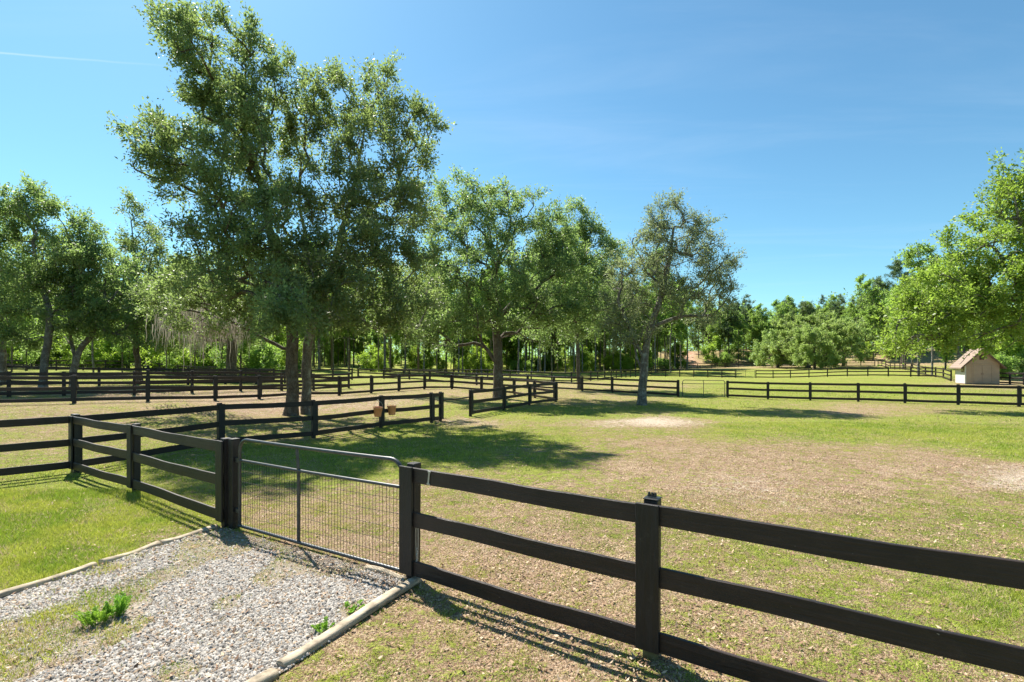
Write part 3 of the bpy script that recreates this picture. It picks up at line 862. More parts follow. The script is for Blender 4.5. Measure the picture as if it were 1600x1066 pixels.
# gate hangs on its own square post beside the fence end
hp = ga + gd * .17
o = empty('gate_post', hp, 'square black hinge post at the left end of the near wire gate', 'post')
link('post', POST_ME, o).rotation_euler = (0, 0, heading(gd))
c = link('cap', box_me('cap', (-.054, -.054, 1.186), (.054, .054, 1.197), M_FENCE_V, .003), o); c.rotation_euler = (0, 0, heading(gd))
tube_gate('near grey tube gate filled with thin wire at the gravel apron', hp + gd * .11, gb - gd * .12, 1.20)
p0, p1 = P(1066, 36.45), P(1133, 36.25)
tube_gate('grey wire filled gate in the cross fence by the thin oak', p0, p1, 1.2, .024, .95, 30, .002, 4, .5, sides=6)
p0, p1 = P(1150.5, 75.9), P(1179.5, 74.9)
tube_gate('farthest wire filled gate in the distant paddock fence', p0, p1, 1.2, .026, .95, 16, .003, 3, .5, sides=6)

# ------------------------------------------------------------------ buckets on the second fence
def bucket(px, Z, label, tilt):
    p = P(px, Z)
    # outer wall, rim, inner wall, floor
    prof = [(.0, 0), (.120, 0), (.128, .01), (.172, .325), (.186, .328), (.188, .375), (.182, .38), (.172, .378), (.165, .33), (.122, .02), (0, .018)]
    root = empty('hanging_bucket', p + Vector((0, 0, .46)), label, 'bucket', 'terracotta coloured buckets hung on the fence')
    link('body', lathe_mesh('body', prof, M_POT), root)
    ac = Acc(); t = np.linspace(0, np.pi, 14)
    ac.tube(np.stack([.186 * np.cos(t), 0 * t, .36 + .24 * np.sin(t)], -1), .006, 5)
    ac.tube([(0, 0, .595), (0, .05, .66), (0, .11, .66)], .007, 5)
    link('handle', ac.mesh('handle', M_ZINC), root)
    root.rotation_euler = (tilt, tilt * .5, .5); root.scale = (.9, .9, .9)


bucket(590, 18.02, 'left terracotta coloured flared bucket hanging on the post of the second fence', .06)
bucket(612.5, 18.58, 'right terracotta coloured flared bucket hanging beside the post on the second fence', -.05)

# ------------------------------------------------------------------ timbers edging the gravel
def timber(label, a, b, r=.05, seed=0, lift=.0):
    a, b = np.array(a), np.array(b); L = np.linalg.norm(b - a); rg = np.random.default_rng(seed)
    n = max(6, int(L / .08)); t = np.linspace(0, 1, n)
    pts = np.stack([a[0] + (b[0] - a[0]) * t, a[1] + (b[1] - a[1]) * t, np.zeros(n)], -1)
    pts[:, 2] = ground_z(pts[:, 0], pts[:, 1]) + r * .62 + lift
    pts[:, 2] += .012 * np.sin(t * 5 + seed)
    V, F = tube_arrays(pts, r, 12)
    V = V.reshape(n, 12, 3); c = pts[:, None]
    dlt = V - c
    dlt = dlt * (1 + .10 * (vnoise(np.arange(n)[:, None] * .35 + seed * 9, np.arange(12)[None] * .8, seed) - .5)[..., None])
    dlt[..., 2] = np.clip(dlt[..., 2], -r * .8, r * .66) + .006 * (vnoise(np.arange(n)[:, None] * .6, np.arange(12)[None] * 1.7, seed + 3) - .5)        # two sawn faces
    V = c + dlt
    caps = np.concatenate([V.reshape(-1, 3), pts[:1] - (pts[1:2] - pts[:1]) * .05, pts[-1:] + (pts[1:2] - pts[:1]) * .05])
    k = n * 12; j = np.arange(12); j2 = (j + 1) % 12
    tri = np.concatenate([np.stack([j2, j, np.full(12, k), np.full(12, k)], -1), np.stack([(n - 1) * 12 + j, (n - 1) * 12 + j2, np.full(12, k + 1), np.full(12, k + 1)], -1)])
    me = bpy.data.meshes.new('landscape_timber')
    me.from_pydata(caps.tolist(), [], F.tolist() + [list(x[:3]) for x in tri]); me.materials.append(M_WOOD)
    for p_ in me.polygons: p_.use_smooth = len(p_.vertices) == 4
    tag(link('landscape_timber', me), label, 'timber', 'timbers edging the gravel')


timber('long weathered edging timber at the left side of the gravel by the photo edge', pxg(-60, 957), pxg(148, 887), seed=1)
timber('middle edging timber half sunk in grass on the left side of the gravel', pxg(158, 884), pxg(248, 853), .05, 2, -.012)
timber('far edging timber on the left side of the gravel ending at the gate post', pxg(250, 852), pxg(338, 827), .05, 3, -.012)
timber('thick pale edging timber on the right side of the gravel ending at the gate', pxg(438, 1046), pxg(652, 911), .048, 4, .0)
timber('dark rotten edging timber at the bottom of the photo on the right of the gravel', pxg(330, 1120), pxg(428, 1056), .055, 5, -.02)
timber('short pale timber lying under the gate at its right end', pxg(572, 890), pxg(634, 909), .036, 6, .004)

# ------------------------------------------------------------------ feathery weed in the gravel
def weed(label, c, n, h, spread, seed):
    rg = np.random.default_rng(seed); z0 = gz(*c)
    root = empty('weed', (c[0], c[1], z0), label, 'weed')
    ac = Acc(); Vl = []
    for k in range(n):
        a = rg.random() * 6.28; rr = spread * rg.random() ** .6; hh = h * (.5 + .6 * rg.random())
        b = np.array([rr * .6 * math.cos(a), rr * .6 * math.sin(a), 0]); tip = np.array([rr * 1.5 * math.cos(a), rr * 1.5 * math.sin(a), hh])
        t = np.linspace(0, 1, 6)[:, None]; pts = b + (tip - b) * t; pts[:, 2] = hh * np.sin(t[:, 0] * 1.45)
        ac.tube(pts, np.linspace(.0022, .0008, 6), 3)
        for q in np.linspace(.2, 1, 16):
            i = min(4, int(q * 5)); p_ = pts[i] + (pts[i + 1] - pts[i]) * (q * 5 - i)
            for sgn in (-1, 1, 0):
                dr_ = np.array([math.cos(a + sgn * 1.2), math.sin(a + sgn * 1.2), .35 + .4 * rg.random()]); dr_ /= np.linalg.norm(dr_)
                l = .028 * (1.15 - .7 * q) * (.7 + .6 * rg.random()) + .006; w = np.cross(dr_, rg.normal(size=3)); w *= .0042 / (np.linalg.norm(w) + 1e-6)
                Vl.append([p_, p_ + dr_ * l * .5 + w, p_ + dr_ * l, p_ + dr_ * l * .5 - w])
    link('stems', ac.mesh('stems', M_FERN), root)
    Vl = np.array(Vl).reshape(-1, 3); link('leaves', np_mesh('leaves', Vl, np.arange(len(Vl)).reshape(-1, 4), M_FERN), root)


weed('bright green feathery weed growing in the gravel near the left edge', pxg(150, 978), 30, .15, .09, 3)
weed('second tuft of bright green feathery weed just right of the first in the gravel', pxg(184, 966), 26, .17, .07, 4)
weed('low pale green weed in the gravel by the right edging timber', pxg(548, 955), 10, .06, .10, 5)
weed('small green weed in the dirt by the thick edging timber', pxg(505, 988), 9, .08, .06, 6)

# ------------------------------------------------------------------ shed
def shed():
    t = math.radians(25); W_, D_, HE, HP = 2.62, 2.75, 1.98, 3.42
    fl = P(1508, 51.0)
    root = empty('storage_shed', fl, 'small tan gabled shed with double doors by the right paddock fence', 'shed')
    root.rotation_euler = (0, 0, -t)
    root.location.z += .02
    # local: x along the front to the right, y towards the back
    gable = [(0, 0), (W_, 0), (W_, HE), (W_ / 2, HP), (0, HE)]
    def prism(poly, y0, y1, mat, name, par=root):
        bm = bmesh.new()
        f = [bm.verts.new((x, y0, z)) for x, z in poly]; b = [bm.verts.new((x, y1, z)) for x, z in poly]
        bm.faces.new(f); bm.faces.new(b[::-1])
        for i in range(len(poly)):
            j = (i + 1) % len(poly); bm.faces.new((f[j], f[i], b[i], b[j]))
        bmesh.ops.recalc_face_normals(bm, faces=bm.faces)
        return link(name, bm_mesh(name, bm, mat), par)
    prism(gable, 0, .1, M_SHED, 'front_wall'); prism(gable, D_ - .1, D_, M_SHED, 'back_wall')
    link('side_wall', box_me('side_wall', (.002, .101, 0), (.09, D_ - .101, HE - .002), M_SHED_L, 0), root)['label'] = 'pale grey left side wall'
    link('side_wall', box_me('side_wall', (W_ - .09, .101, 0), (W_ - .002, D_ - .101, HE - .002), M_SHED, 0), root)
    sl = (HP - HE) / (W_ / 2); ov = .42
    for sg in (-1, 1):
        xo = W_ / 2 + sg * (W_ / 2 + ov); zo = HE - sl * ov
        poly = [(W_ / 2, HP + .02), (xo, zo + .02), (xo, zo + .10), (W_ / 2, HP + .11)]
        rf = prism(poly, -.32, D_ + .3, M_ROOF, 'roof')
        fb = [(W_ / 2, HP - .08), (xo, zo - .06), (xo, zo + .105), (W_ / 2, HP + .115)]
        prism(fb, -.345, -.322, M_TRIM, 'fascia', rf)
        # overlapping shingle courses
        for k in range(9):
            f0, f1 = k / 9, (k + 1) / 9
            x0, x1 = xo + (W_ / 2 - xo) * f0, xo + (W_ / 2 - xo) * f1
            z0, z1 = zo + .10 + (HP - zo + .01) * f0, zo + .10 + (HP - zo + .01) * f1
            prism([(x0, z0 + .006), (x1, z1 + .006), (x1, z1 + .012), (x0, z0 + .030)], -.33, D_ + .31, M_ROOF, 'shingle_course', rf)
    for x0, x1 in ((.62, 1.30), (1.315, 2.0)):
        d = link('door', box_me('door', (x0, -.03, .12), (x1, -.004, 1.85), M_SHED, .006), root)
        link('handle', box_me('handle', (x1 - .08 if x0 < 1 else x0 + .04, -.05, .95), (x1 - .05 if x0 < 1 else x0 + .07, -.031, 1.1), M_TRIM, .004), d)
    for a_, b_ in (((.52, -.035, .05), (.605, -.003, 1.95)), ((2.015, -.035, .05), (2.10, -.003, 1.95)), ((.52, -.036, 1.955), (2.10, -.003, 2.03))):
        link('door_trim', box_me('door_trim', a_, b_, M_SHED, .004), root)
    link('vent', box_me('vent', (W_ / 2 - .21, -.03, 2.42), (W_ / 2 + .17, -.004, 2.92), M_DARK, .006), root)
    for k in range(5): link('louvre', box_me('louvre', (W_ / 2 - .20, -.045, 2.46 + k * .09), (W_ / 2 + .16, -.031, 2.50 + k * .09), M_TRIM, .002), root)
    w = link('window', box_me('window', (-.03, .28, 1.18), (-.003, .98, 1.78), M_TRIM, .006), root)
    for k in range(2):
        link('pane', box_me('pane', (-.036, .34 + k * .31, 1.24), (-.031, .62 + k * .31, 1.72), M_GLASS, 0), w)
    link('corner_board', box_me('corner_board', (-.02, -.02, 0), (.07, -.002, HE - .02), M_SHED_L, .004), root)
    link('sill', box_me('sill', (-.03, -.12, -.02), (W_ + .03, D_ + .03, .06), M_TRIM, .01), root)
    # a cable lying over the roof
    ac = Acc(); pts = []
    for s in np.linspace(0, 1, 14):
        f = 1 - s; x = (W_ / 2) + (-ov - W_ / 2) * s * .85; z = HP + .14 - sl * (W_ / 2 - x) + .03
        pts.append((x, 1.35 + .35 * math.sin(s * 5), z))
    ac.tube(pts, .022, 6)
    tag(link('roof_cable', ac.mesh('roof_cable', M_BLACK), root))
    return root


shed()

# ------------------------------------------------------------------ trees
def leaf_quads(C, D, size, asp, rg, up=.35, flat=.0):
    """C leaf positions, D rough outward direction; folded leaf rhombs"""
    n = len(C)
    ax = D + rg.normal(0, .75, (n, 3)); ax /= np.linalg.norm(ax, axis=1, keepdims=True) + 1e-9
    nm = rg.normal(0, 1, (n, 3)); nm[:, 2] = np.abs(nm[:, 2]) + up
    w = np.cross(ax, nm); w /= np.linalg.norm(w, axis=1, keepdims=True) + 1e-9
    nn = np.cross(w, ax)
    l = size * (.6 + .8 * rg.random((n, 1))); wd = l * asp * (.75 + .5 * rg.random((n, 1)))
    m = C + ax * l * .45
    V = np.stack([C, m + w * wd * .5 + nn * l * .10, C + ax * l, m - w * wd * .5 + nn * l * .10], 1).reshape(-1, 3)
    return V, np.arange(n * 4).reshape(-1, 4)


def grow_tree(seed, trunk, lobes, r0, nclump, nleaf, size, asp=.5, limbs=(), bf=.35, clump_r=.55, shell=.45, droop=0., twig=.55, trunk_r_top=.45, leaf_mat=None, bark=None, stretch=1.0, min_r=.006, sides0=11, base_fl=.45, leaf_up=.35):
    """trunk: polyline; lobes: (centre, radii, weight) of the crown; returns (wood mesh, crown mesh)"""
    rg = np.random.default_rng(seed)
    pos, par, plen = [], [], []
    def chain(p_idx, pts):
        for q in pts:
            pos.append(np.array(q, float)); par.append(p_idx)
            plen.append(0 if p_idx < 0 else plen[p_idx] + np.linalg.norm(pos[-1] - pos[p_idx])); p_idx = len(pos) - 1
        return p_idx
    def dense(pts, step, wob=.0):
        pts = [np.array(p, float) for p in pts]; out = []
        for i in range(len(pts) - 1):
            p0 = pts[max(i - 1, 0)]; p1 = pts[i]; p2 = pts[i + 1]; p3 = pts[min(i + 2, len(pts) - 1)]
            m = max(1, int(np.linalg.norm(p2 - p1) / step))
            for k in range(m):
                t = k / m
                q = .5 * ((2 * p1) + (p2 - p0) * t + (2 * p0 - 5 * p1 + 4 * p2 - p3) * t * t + (3 * p1 - p0 - 3 * p2 + p3) * t ** 3)
                out.append(q + rg.normal(0, wob, 3) * np.array([1, 1, .3]))
        out.append(pts[-1]); return out
    tr = dense(trunk, .4, .02); chain(-1, tr); ntrunk = len(pos)
    for lb in limbs:
        lp = dense(lb, .35, .03)
        d = np.linalg.norm(np.array(pos) - lp[0], axis=1); chain(int(d.argmin()), lp[1:])
    W = np.array([w for _, _, w in lobes], float); W /= W.sum()
    T = []
    for (c, r, _), w in zip(lobes, W):
        k = max(2, int(round(nclump * w)))
        v = rg.normal(size=(k, 3)); v /= np.linalg.norm(v, axis=1, keepdims=True)
        T.append(np.array(c) + v * (shell + (1 - shell) * rg.random((k, 1))) ** .8 * np.array(r))
    T = np.concatenate(T)
    # thin out targets that sit on top of each other
    keep = []
    for i in range(len(T)):
        if all(np.sum((T[i] - T[j]) ** 2) > (clump_r * .55) ** 2 for j in keep[-160:]): keep.append(i)
    T = T[keep]
    allp = np.array(pos)
    dist0 = np.array([np.min(np.linalg.norm(allp - t, axis=1)) for t in T])
    order = np.argsort(dist0 + rg.random(len(T)) * .6)
    cap = len(pos) + len(T) * 40
    PA = np.zeros((cap, 3)); PL = np.zeros(cap); m = len(pos); PA[:m] = allp; PL[:m] = plen
    hmin = trunk[0][2] + .28 * (trunk[-1][2] - trunk[0][2])
    tips = []
    for i in order:
        t = T[i]
        dv = np.linalg.norm(PA[:m] - t, axis=1)
        cost = dv + bf * PL[:m] + np.where(PA[:m, 2] < hmin, 3.0, 0) + np.maximum(0, PA[:m, 2] - t[2]) * .5
        j = int(cost.argmin()); p = PA[j]; d = t - p; L_ = np.linalg.norm(d)
        pd = PA[j] - PA[par[j]] if par[j] >= 0 else np.array([0, 0, 1.0])
        pd = pd / (np.linalg.norm(pd) + 1e-9)
        k = max(2, int(L_ / .38)); k = min(k, 30)
        s = np.linspace(0, 1, k + 1)[1:, None]
        ctrl = p + pd * L_ * .35 + np.array([0, 0, .10 * L_ - droop * L_ * .3])
        q = (1 - s) ** 2 * p + 2 * s * (1 - s) * ctrl + s * s * t
        q[:-1] += rg.normal(0, .05 + .015 * L_, (k, 3))[:-1]
        idx = j
        for a in q:
            pos.append(a); par.append(idx); plen.append(PL[idx] + np.linalg.norm(a - PA[idx]))
            PA[m] = a; PL[m] = plen[-1]; idx = m; m += 1
        tips.append(idx)
    # weights -> radii
    n = len(pos); w = np.zeros(n)
    for t in tips: w[t] += 1
    kids = [[] for _ in range(n)]
    for i in range(n):
        if par[i] >= 0: kids[par[i]].append(i)
    for i in range(n - 1, -1, -1):
        if not kids[i] and w[i] == 0: w[i] = .5
        if par[i] >= 0: w[par[i]] += w[i]
    R = np.maximum(r0 * (w / w[0]) ** .47, min_r)
    for i in range(ntrunk):
        h = pos[i][2] - pos[0][2]
        R[i] = max(R[i], r0 * (1 - (1 - trunk_r_top) * i / max(1, ntrunk - 1)) * .9) if i < ntrunk * .75 else R[i]
        R[i] *= 1 + base_fl * math.exp(-h / .35)
    P_ = np.array(pos)
    ac = Acc()
    stack = [(0, None)]
    while stack:
        s_, pr = stack.pop()
        ch = [] if pr is None else [pr]
        i = s_
        while True:
            ch.append(i)
            if not kids[i]: break
            ks = sorted(kids[i], key=lambda q: -w[q])
            for q in ks[1:]: stack.append((q, i))
            i = ks[0]
        if len(ch) < 2: continue
        rr = R[ch].copy()
        if pr is not None: rr[0] = min(rr[0], rr[1] * 1.25)
        rr[-1] *= .6
        big = rr.max()
        ac.tube(P_[ch], rr, sides0 if big > .12 else (6 if big > .035 else (4 if big > .015 else 3)))
    # leaves: sprays of twigs round each tip
    tp = P_[tips]; pp = P_[[par[t] for t in tips]]
    od = tp - pp; od /= np.linalg.norm(od, axis=1, keepdims=True) + 1e-9
    nt = len(tips); sp = 6
    dirs = od[:, None] * .55 * stretch + rg.normal(0, .62, (nt, sp, 3)) + np.array([0, 0, .30 - droop])
    dirs /= np.linalg.norm(dirs, axis=2, keepdims=True)
    ln = twig * (.5 + .9 * rg.random((nt, sp, 1)))
    for i in range(nt):
        for k in range(sp):
            a = tp[i]; e = a + dirs[i, k] * ln[i, k]; mid_ = (a + e) / 2 + rg.normal(0, .03, 3)
            ac.tube(np.array([a, mid_, e]), np.array([min_r, min_r * .8, min_r * .4]), 3)
    per = np.maximum(.25, 1 + .45 * rg.normal(size=nt)); per = np.maximum(1, (per / per.sum() * nleaf)).astype(int)
    ti = np.repeat(np.arange(nt), per); N = len(ti); ki = rg.integers(0, sp, N)
    f = rg.random((N, 1)) ** .8 * 1.05
    C = tp[ti] + dirs[ti, ki] * ln[ti, ki] * f + np.clip(rg.normal(0, 1, (N, 3)), -1.7, 1.7) * clump_r * .20
    Vl, Fl = leaf_quads(C, dirs[ti, ki], size, asp, rg, leaf_up)
    wood = ac.mesh('trunk', bark or M_BARK)
    crown = np_mesh('crown', Vl, Fl, leaf_mat or M_LEAF)
    return wood, crown, tp


def place(name, label, cat, base, wood, crown, group=None, rz=0, sc=1.0, wname='trunk'):
    root = empty(name, base, label, cat, group)
    root.rotation_euler = (0, 0, rz); root.scale = (sc, sc, sc) if isinstance(sc, (int, float)) else sc
    if wood: link(wname, wood, root)
    link('crown', crown, root)
    return root


def hero(name, label, px, Z, trunk_px, lobes_px, **kw):
    """lobes given by bearing / height as seen, all at the tree's own distance (plus an offset in depth)"""
    b = P(px, Z); bz = np.array(b); dmul = kw.pop('dmul', 1.0); dadd = kw.pop('dadd', 0.0)
    def W(p): return np.array(PH(p[0], p[1], Z + (p[2] if len(p) > 2 else 0))) - bz
    s = Z / 800
    trunk = [np.array([0, 0, -.1])] + [W(p) for p in trunk_px]
    lobes = []
    for l in lobes_px:
        x, y, rx, ry = l[:4]; dz = (l[4] if len(l) > 4 else 0) * dmul + dadd; wt = l[5] if len(l) > 5 else rx * ry
        q = (Z + dz) / 800 * (.9 if dadd < -1 else 1.0)
        lobes.append((W((x, y + (10 if dadd < -1 and y < 250 else 0), dz)), np.array([rx * q, max(rx, ry) * q * .95, ry * q]), wt))
    limbs = [[W(p) for p in lb] for lb in kw.pop('limbs_px', [])]
    wood, crown, tips = grow_tree(trunk=trunk, lobes=lobes, limbs=limbs, **kw)
    return place(name, label, 'tree', b, wood, crown), tips, bz


def moss(root, spots, n, lo, hi, seed, rad=.35):
    """grey hanging moss: bundles of thin drooping strands"""
    rg = np.random.default_rng(seed); V = []
    for (c, k) in spots:
        c = np.array(c)
        for _ in range(int(n * k)):
            p = c + rg.normal(0, 1, 3) * np.array([rad, rad, .12]); L_ = rg.uniform(lo, hi) * (.4 + .6 * rg.random()); w = rg.uniform(.008, .022)
            sw = rg.normal(0, .05, 2); a = rg.random() * 6.28; u = np.array([math.cos(a), math.sin(a), 0]) * w
            pr = p; seg = 4
            for q in range(seg):
                t0, t1 = q / seg, (q + 1) / seg
                q0 = p + np.array([sw[0] * t0 + .03 * math.sin(9 * t0 + a), sw[1] * t0, -L_ * t0]); q1 = p + np.array([sw[0] * t1 + .03 * math.sin(9 * t1 + a), sw[1] * t1, -L_ * t1])
                w0, w1 = 1 - t0 * .8, 1 - t1 * .8
                V.append([q0 - u * w0, q0 + u * w0, q1 + u * w1, q1 - u * w1])
    V = np.array(V).reshape(-1, 3)
    o = link('hanging_moss', np_mesh('hanging_moss', V, np.arange(len(V)).reshape(-1, 4), M_MOSS), root)
    o['label'] = 'grey hanging moss'


t1a, tips, b0 = hero('oak_tree', 'tallest oak on the left with furrowed brown trunk and moss on its low left limb', 455, 22,
    [(456, 610), (457, 560), (455, 500), (440, 440), (425, 390), (415, 320), (395, 240), (370, 160), (345, 90)],
    [(330, 62, 80, 55, -.3), (275, 40, 40, 36, .3), (395, 80, 40, 60, .2), (262, 235, 60, 62, -.4), (240, 200, 40, 40, 0), (355, 190, 70, 66, .5), (380, 280, 80, 80, -.6), (300, 285, 50, 34, -.2), (345, 370, 75, 66, -.8), (420, 350, 60, 70, -1.2),
     (380, 440, 85, 48, -.8), (310, 455, 60, 42, 0), (265, 470, 52, 36, .8), (350, 500, 50, 24, .5), (430, 455, 50, 40, -1.8), (455, 490, 40, 26, -2.2), (420, 500, 46, 24, -1.4), (300, 500, 40, 20, .6), (340, 430, 60, 40, 1.2), (420, 420, 60, 60, 1.4), (400, 215, 50, 70, 1.0), (350, 135, 62, 44, .2), (400, 160, 44, 44, -.3), (420, 130, 30, 40, .3), (310, 120, 44, 30, 0)],
    seed=101, dmul=2.4, dadd=-3.0, r0=.25, nclump=450, nleaf=88000, size=.118, asp=.46, clump_r=.56, twig=.52, leaf_mat=M_LEAF, bark=M_BARK,
    limbs_px=[[(452, 548), (428, 538), (395, 518), (362, 503), (335, 488), (300, 478, .5)], [(430, 405), (445, 360), (460, 300)], [(418, 330), (380, 300), (330, 280), (285, 270)]])
s = 22 / 800
mp = [(PH(x, y, 22 + d) - Vector(b0), k) for x, y, d, k in ((285, 480, .6, 1.2), (325, 500, .4, 1.6), (262, 500, .8, .7), (365, 505, .2, 1.0), (345, 490, .8, 1.0), (305, 520, .6, .6), (330, 440, 0, .4), (395, 300, -.8, .15))]
moss(t1a, mp, 120, .5, 1.8, 5)

t1b, tips, b1 = hero('oak_tree', 'tall oak with pale trunk leaning right beside the tallest oak', 479, 22.6,
    [(478, 600), (479, 555), (484, 520), (500, 470), (520, 420), (538, 350), (556, 280), (570, 200)],
    [(560, 130, 34, 60, .2), (505, 110, 34, 46, 0), (605, 130, 26, 46, .3), (460, 140, 44, 50, .4), (625, 180, 50, 44, 0), (660, 190, 30, 30, 0), (500, 215, 62, 66, .6), (575, 230, 66, 64, -.3), (640, 255, 48, 36, .2), (520, 310, 70, 60, -.5),
     (600, 320, 76, 50, -.4), (650, 330, 40, 44, .4), (545, 390, 84, 46, -1.0), (620, 410, 60, 44, -.5), (540, 455, 84, 36, -1.2), (620, 470, 62, 32, -.6), (660, 455, 30, 34, .5), (480, 420, 52, 46, -1.4), (500, 490, 44, 24, -1.6), (560, 505, 60, 18, -.8), (520, 430, 70, 50, 1.4), (600, 440, 60, 44, 1.4), (630, 510, 50, 14, .2), (585, 500, 62, 20, .2)],
    seed=102, dmul=2.6, dadd=-2.6, r0=.20, nclump=440, nleaf=82000, size=.118, asp=.46, clump_r=.56, twig=.52, leaf_mat=M_LEAF, bark=M_BARK_L,
    limbs_px=[[(480, 548), (505, 540), (530, 528), (560, 532), (592, 542)], [(500, 470), (480, 400), (470, 320), (470, 240)], [(540, 350), (590, 320), (640, 290)]])

t2, tips, b2 = hero('oak_tree', 'dark trunked oak behind the middle fence with a long arching left limb', 779, 33,
    [(778, 590), (778, 550), (774, 510), (768, 470), (775, 420), (790, 380), (800, 340)],
    [(735, 305, 36, 30, 0), (700, 320, 30, 36, .5), (770, 320, 40, 34, .5), (820, 325, 34, 30, 0), (745, 370, 66, 44, -.4), (815, 380, 66, 46, .4), (700, 400, 44, 50, 0), (770, 430, 72, 46, -1.2), (690, 460, 50, 48, -.5), (845, 440, 66, 44, 0), (720, 500, 58, 30, -.8),
     (800, 485, 72, 32, -.6), (870, 490, 56, 34, .2), (665, 500, 40, 36, 0), (850, 530, 52, 22, .8), (690, 530, 40, 18, .2), (900, 440, 50, 46, .6), (880, 400, 40, 36, .4), (850, 390, 40, 34, .2), (865, 350, 30, 26, .3), (930, 480, 40, 34, .6), (900, 500, 50, 24, 0), (640, 480, 34, 30, .4)],
    seed=103, dmul=2.5, dadd=-.3, r0=.30, nclump=430, nleaf=78000, size=.16, asp=.46, clump_r=.75, twig=.7, leaf_mat=M_LEAF2, bark=M_BARK,
    limbs_px=[[(779, 572), (768, 556), (757, 541), (742, 536), (728, 539), (712, 540), (690, 520)], [(776, 500), (805, 470), (840, 450)]])

t2b, tips, b2b = hero('oak_tree', 'loose crowned oak rising behind the right side of the middle oak', 905, 46,
    [(903, 560), (900, 500), (896, 430), (892, 370)],
    [(892, 345, 30, 34, 0), (925, 350, 24, 30, 0), (880, 390, 40, 36, 0), (925, 400, 44, 38, 0), (900, 450, 56, 40, 0), (950, 450, 40, 44, 0), (905, 505, 50, 26, 0), (960, 410, 28, 30, 0), (860, 440, 40, 44, 0)],
    seed=104, r0=.17, nclump=230, nleaf=42000, size=.19, asp=.46, clump_r=.85, twig=.8, leaf_mat=M_LEAF2, bark=M_BARK)

t3, tips, b3 = hero('oak_tree', 'thin leaved oak with lichen grey trunk standing alone beside the sandy patch', 1003, 29,
    [(1004, 600), (1008, 560), (1012, 530), (1018, 505), (1028, 478), (1036, 450), (1045, 410), (1052, 360)],
    [(1055, 335, 30, 24, 0), (1048, 365, 44, 30, .3), (1085, 380, 40, 34, 0), (1020, 390, 40, 40, 0), (1115, 405, 28, 40, .2), (1060, 420, 62, 38, -.6), (1005, 440, 50, 44, 0), (1105, 450, 40, 30, 0), (985, 480, 40, 36, .2), (1050, 468, 50, 26, -.8), (1120, 480, 26, 18, 0), (970, 520, 30, 24, .3), (1000, 520, 32, 16, -.5), (965, 430, 26, 36, .4), (1130, 430, 18, 34, 0), (1090, 500, 40, 12, 0), (955, 490, 24, 30, .2), (1020, 355, 24, 24, 0), (1095, 355, 22, 20, 0)],
    seed=105, r0=.235, nclump=300, nleaf=38000, size=.118, asp=.45, clump_r=.6, twig=.6, leaf_mat=M_LEAF3, bark=M_BARK_L, min_r=.009, bf=.22,
    limbs_px=[[(1008, 565), (996, 540), (985, 515), (974, 490), (966, 470)], [(1018, 512), (1040, 503), (1070, 494), (1100, 494), (1125, 490)], [(1036, 450), (1010, 425), (1000, 400)], [(1004, 580), (996, 558), (990, 530), (978, 505)]])

# oaks beyond the lane on the left
left = [
    ('oak_tree', 'left oak with pale straight trunk behind the lane fence near the photo edge', 68, 30, [(68, 580), (72, 550), (78, 520), (75, 480), (60, 430), (50, 370)],
     [(40, 310, 34, 30), (70, 345, 44, 36), (20, 360, 40, 40), (100, 360, 36, 34), (50, 410, 70, 44), (110, 420, 50, 50), (40, 470, 66, 40), (100, 490, 60, 34), (30, 520, 44, 20)], 111, 36000, M_LEAF2, M_BARK_L, []),
    ('oak_tree', 'crooked forked oak leaning right behind the lane fence on the left', 116, 31.5, [(115, 580), (120, 560), (130, 540), (145, 520), (160, 490), (165, 440)],
     [(140, 390, 34, 36), (170, 430, 44, 40), (120, 450, 44, 40), (195, 480, 44, 36), (160, 510, 50, 24), (215, 520, 40, 24), (240, 480, 36, 30), (110, 520, 40, 20)], 112, 25000, M_LEAF2, M_BARK_L, [[(120, 562), (110, 530), (112, 490), (120, 450)]]),
    ('oak_tree', 'oak at the left photo edge with a grey trunk behind the fences', 4, 32, [(4, 580), (4, 540), (0, 490), (-10, 430), (-14, 380)],
     [(-20, 370, 50, 50), (10, 420, 40, 40), (-50, 420, 60, 50), (10, 480, 44, 36), (-50, 480, 60, 40), (20, 530, 30, 24), (-90, 430, 50, 60)], 113, 26000, M_LEAF2, M_BARK_L, []),
    ('oak_tree', 'bushy oak with a wispy pointed top left of the tallest oak', 218, 36, [(216, 570), (212, 530), (214, 470), (210, 400), (204, 340)],
     [(204, 325, 12, 26), (212, 365, 20, 24), (232, 380, 34, 24), (205, 410, 36, 34), (250, 420, 40, 30), (220, 460, 56, 34), (270, 470, 40, 34), (190, 490, 40, 30), (240, 510, 56, 26), (300, 440, 36, 34), (310, 500, 40, 26), (270, 530, 40, 16)], 114, 34000, M_LEAF, M_BARK, []),
    ('oak_tree', 'dark thick trunked oak hung with vines behind the moss', 362, 44, [(362, 560), (362, 530), (358, 490), (352, 440)],
     [(340, 470, 50, 40), (385, 480, 40, 34), (300, 490, 40, 30), (360, 520, 40, 20), (400, 520, 26, 22)], 115, 20000, M_LEAF2, M_BARK, []),
]
for nm, lb, px, Z, tr, lo, sd, nl, lm, bk, lim in left:
    hero(nm, lb, px, Z, tr, lo, seed=sd, r0=.19 if Z < 40 else .42, nclump=170, nleaf=nl, size=.165, asp=.46, clump_r=.75, twig=.7, leaf_mat=lm, bark=bk, limbs_px=lim)

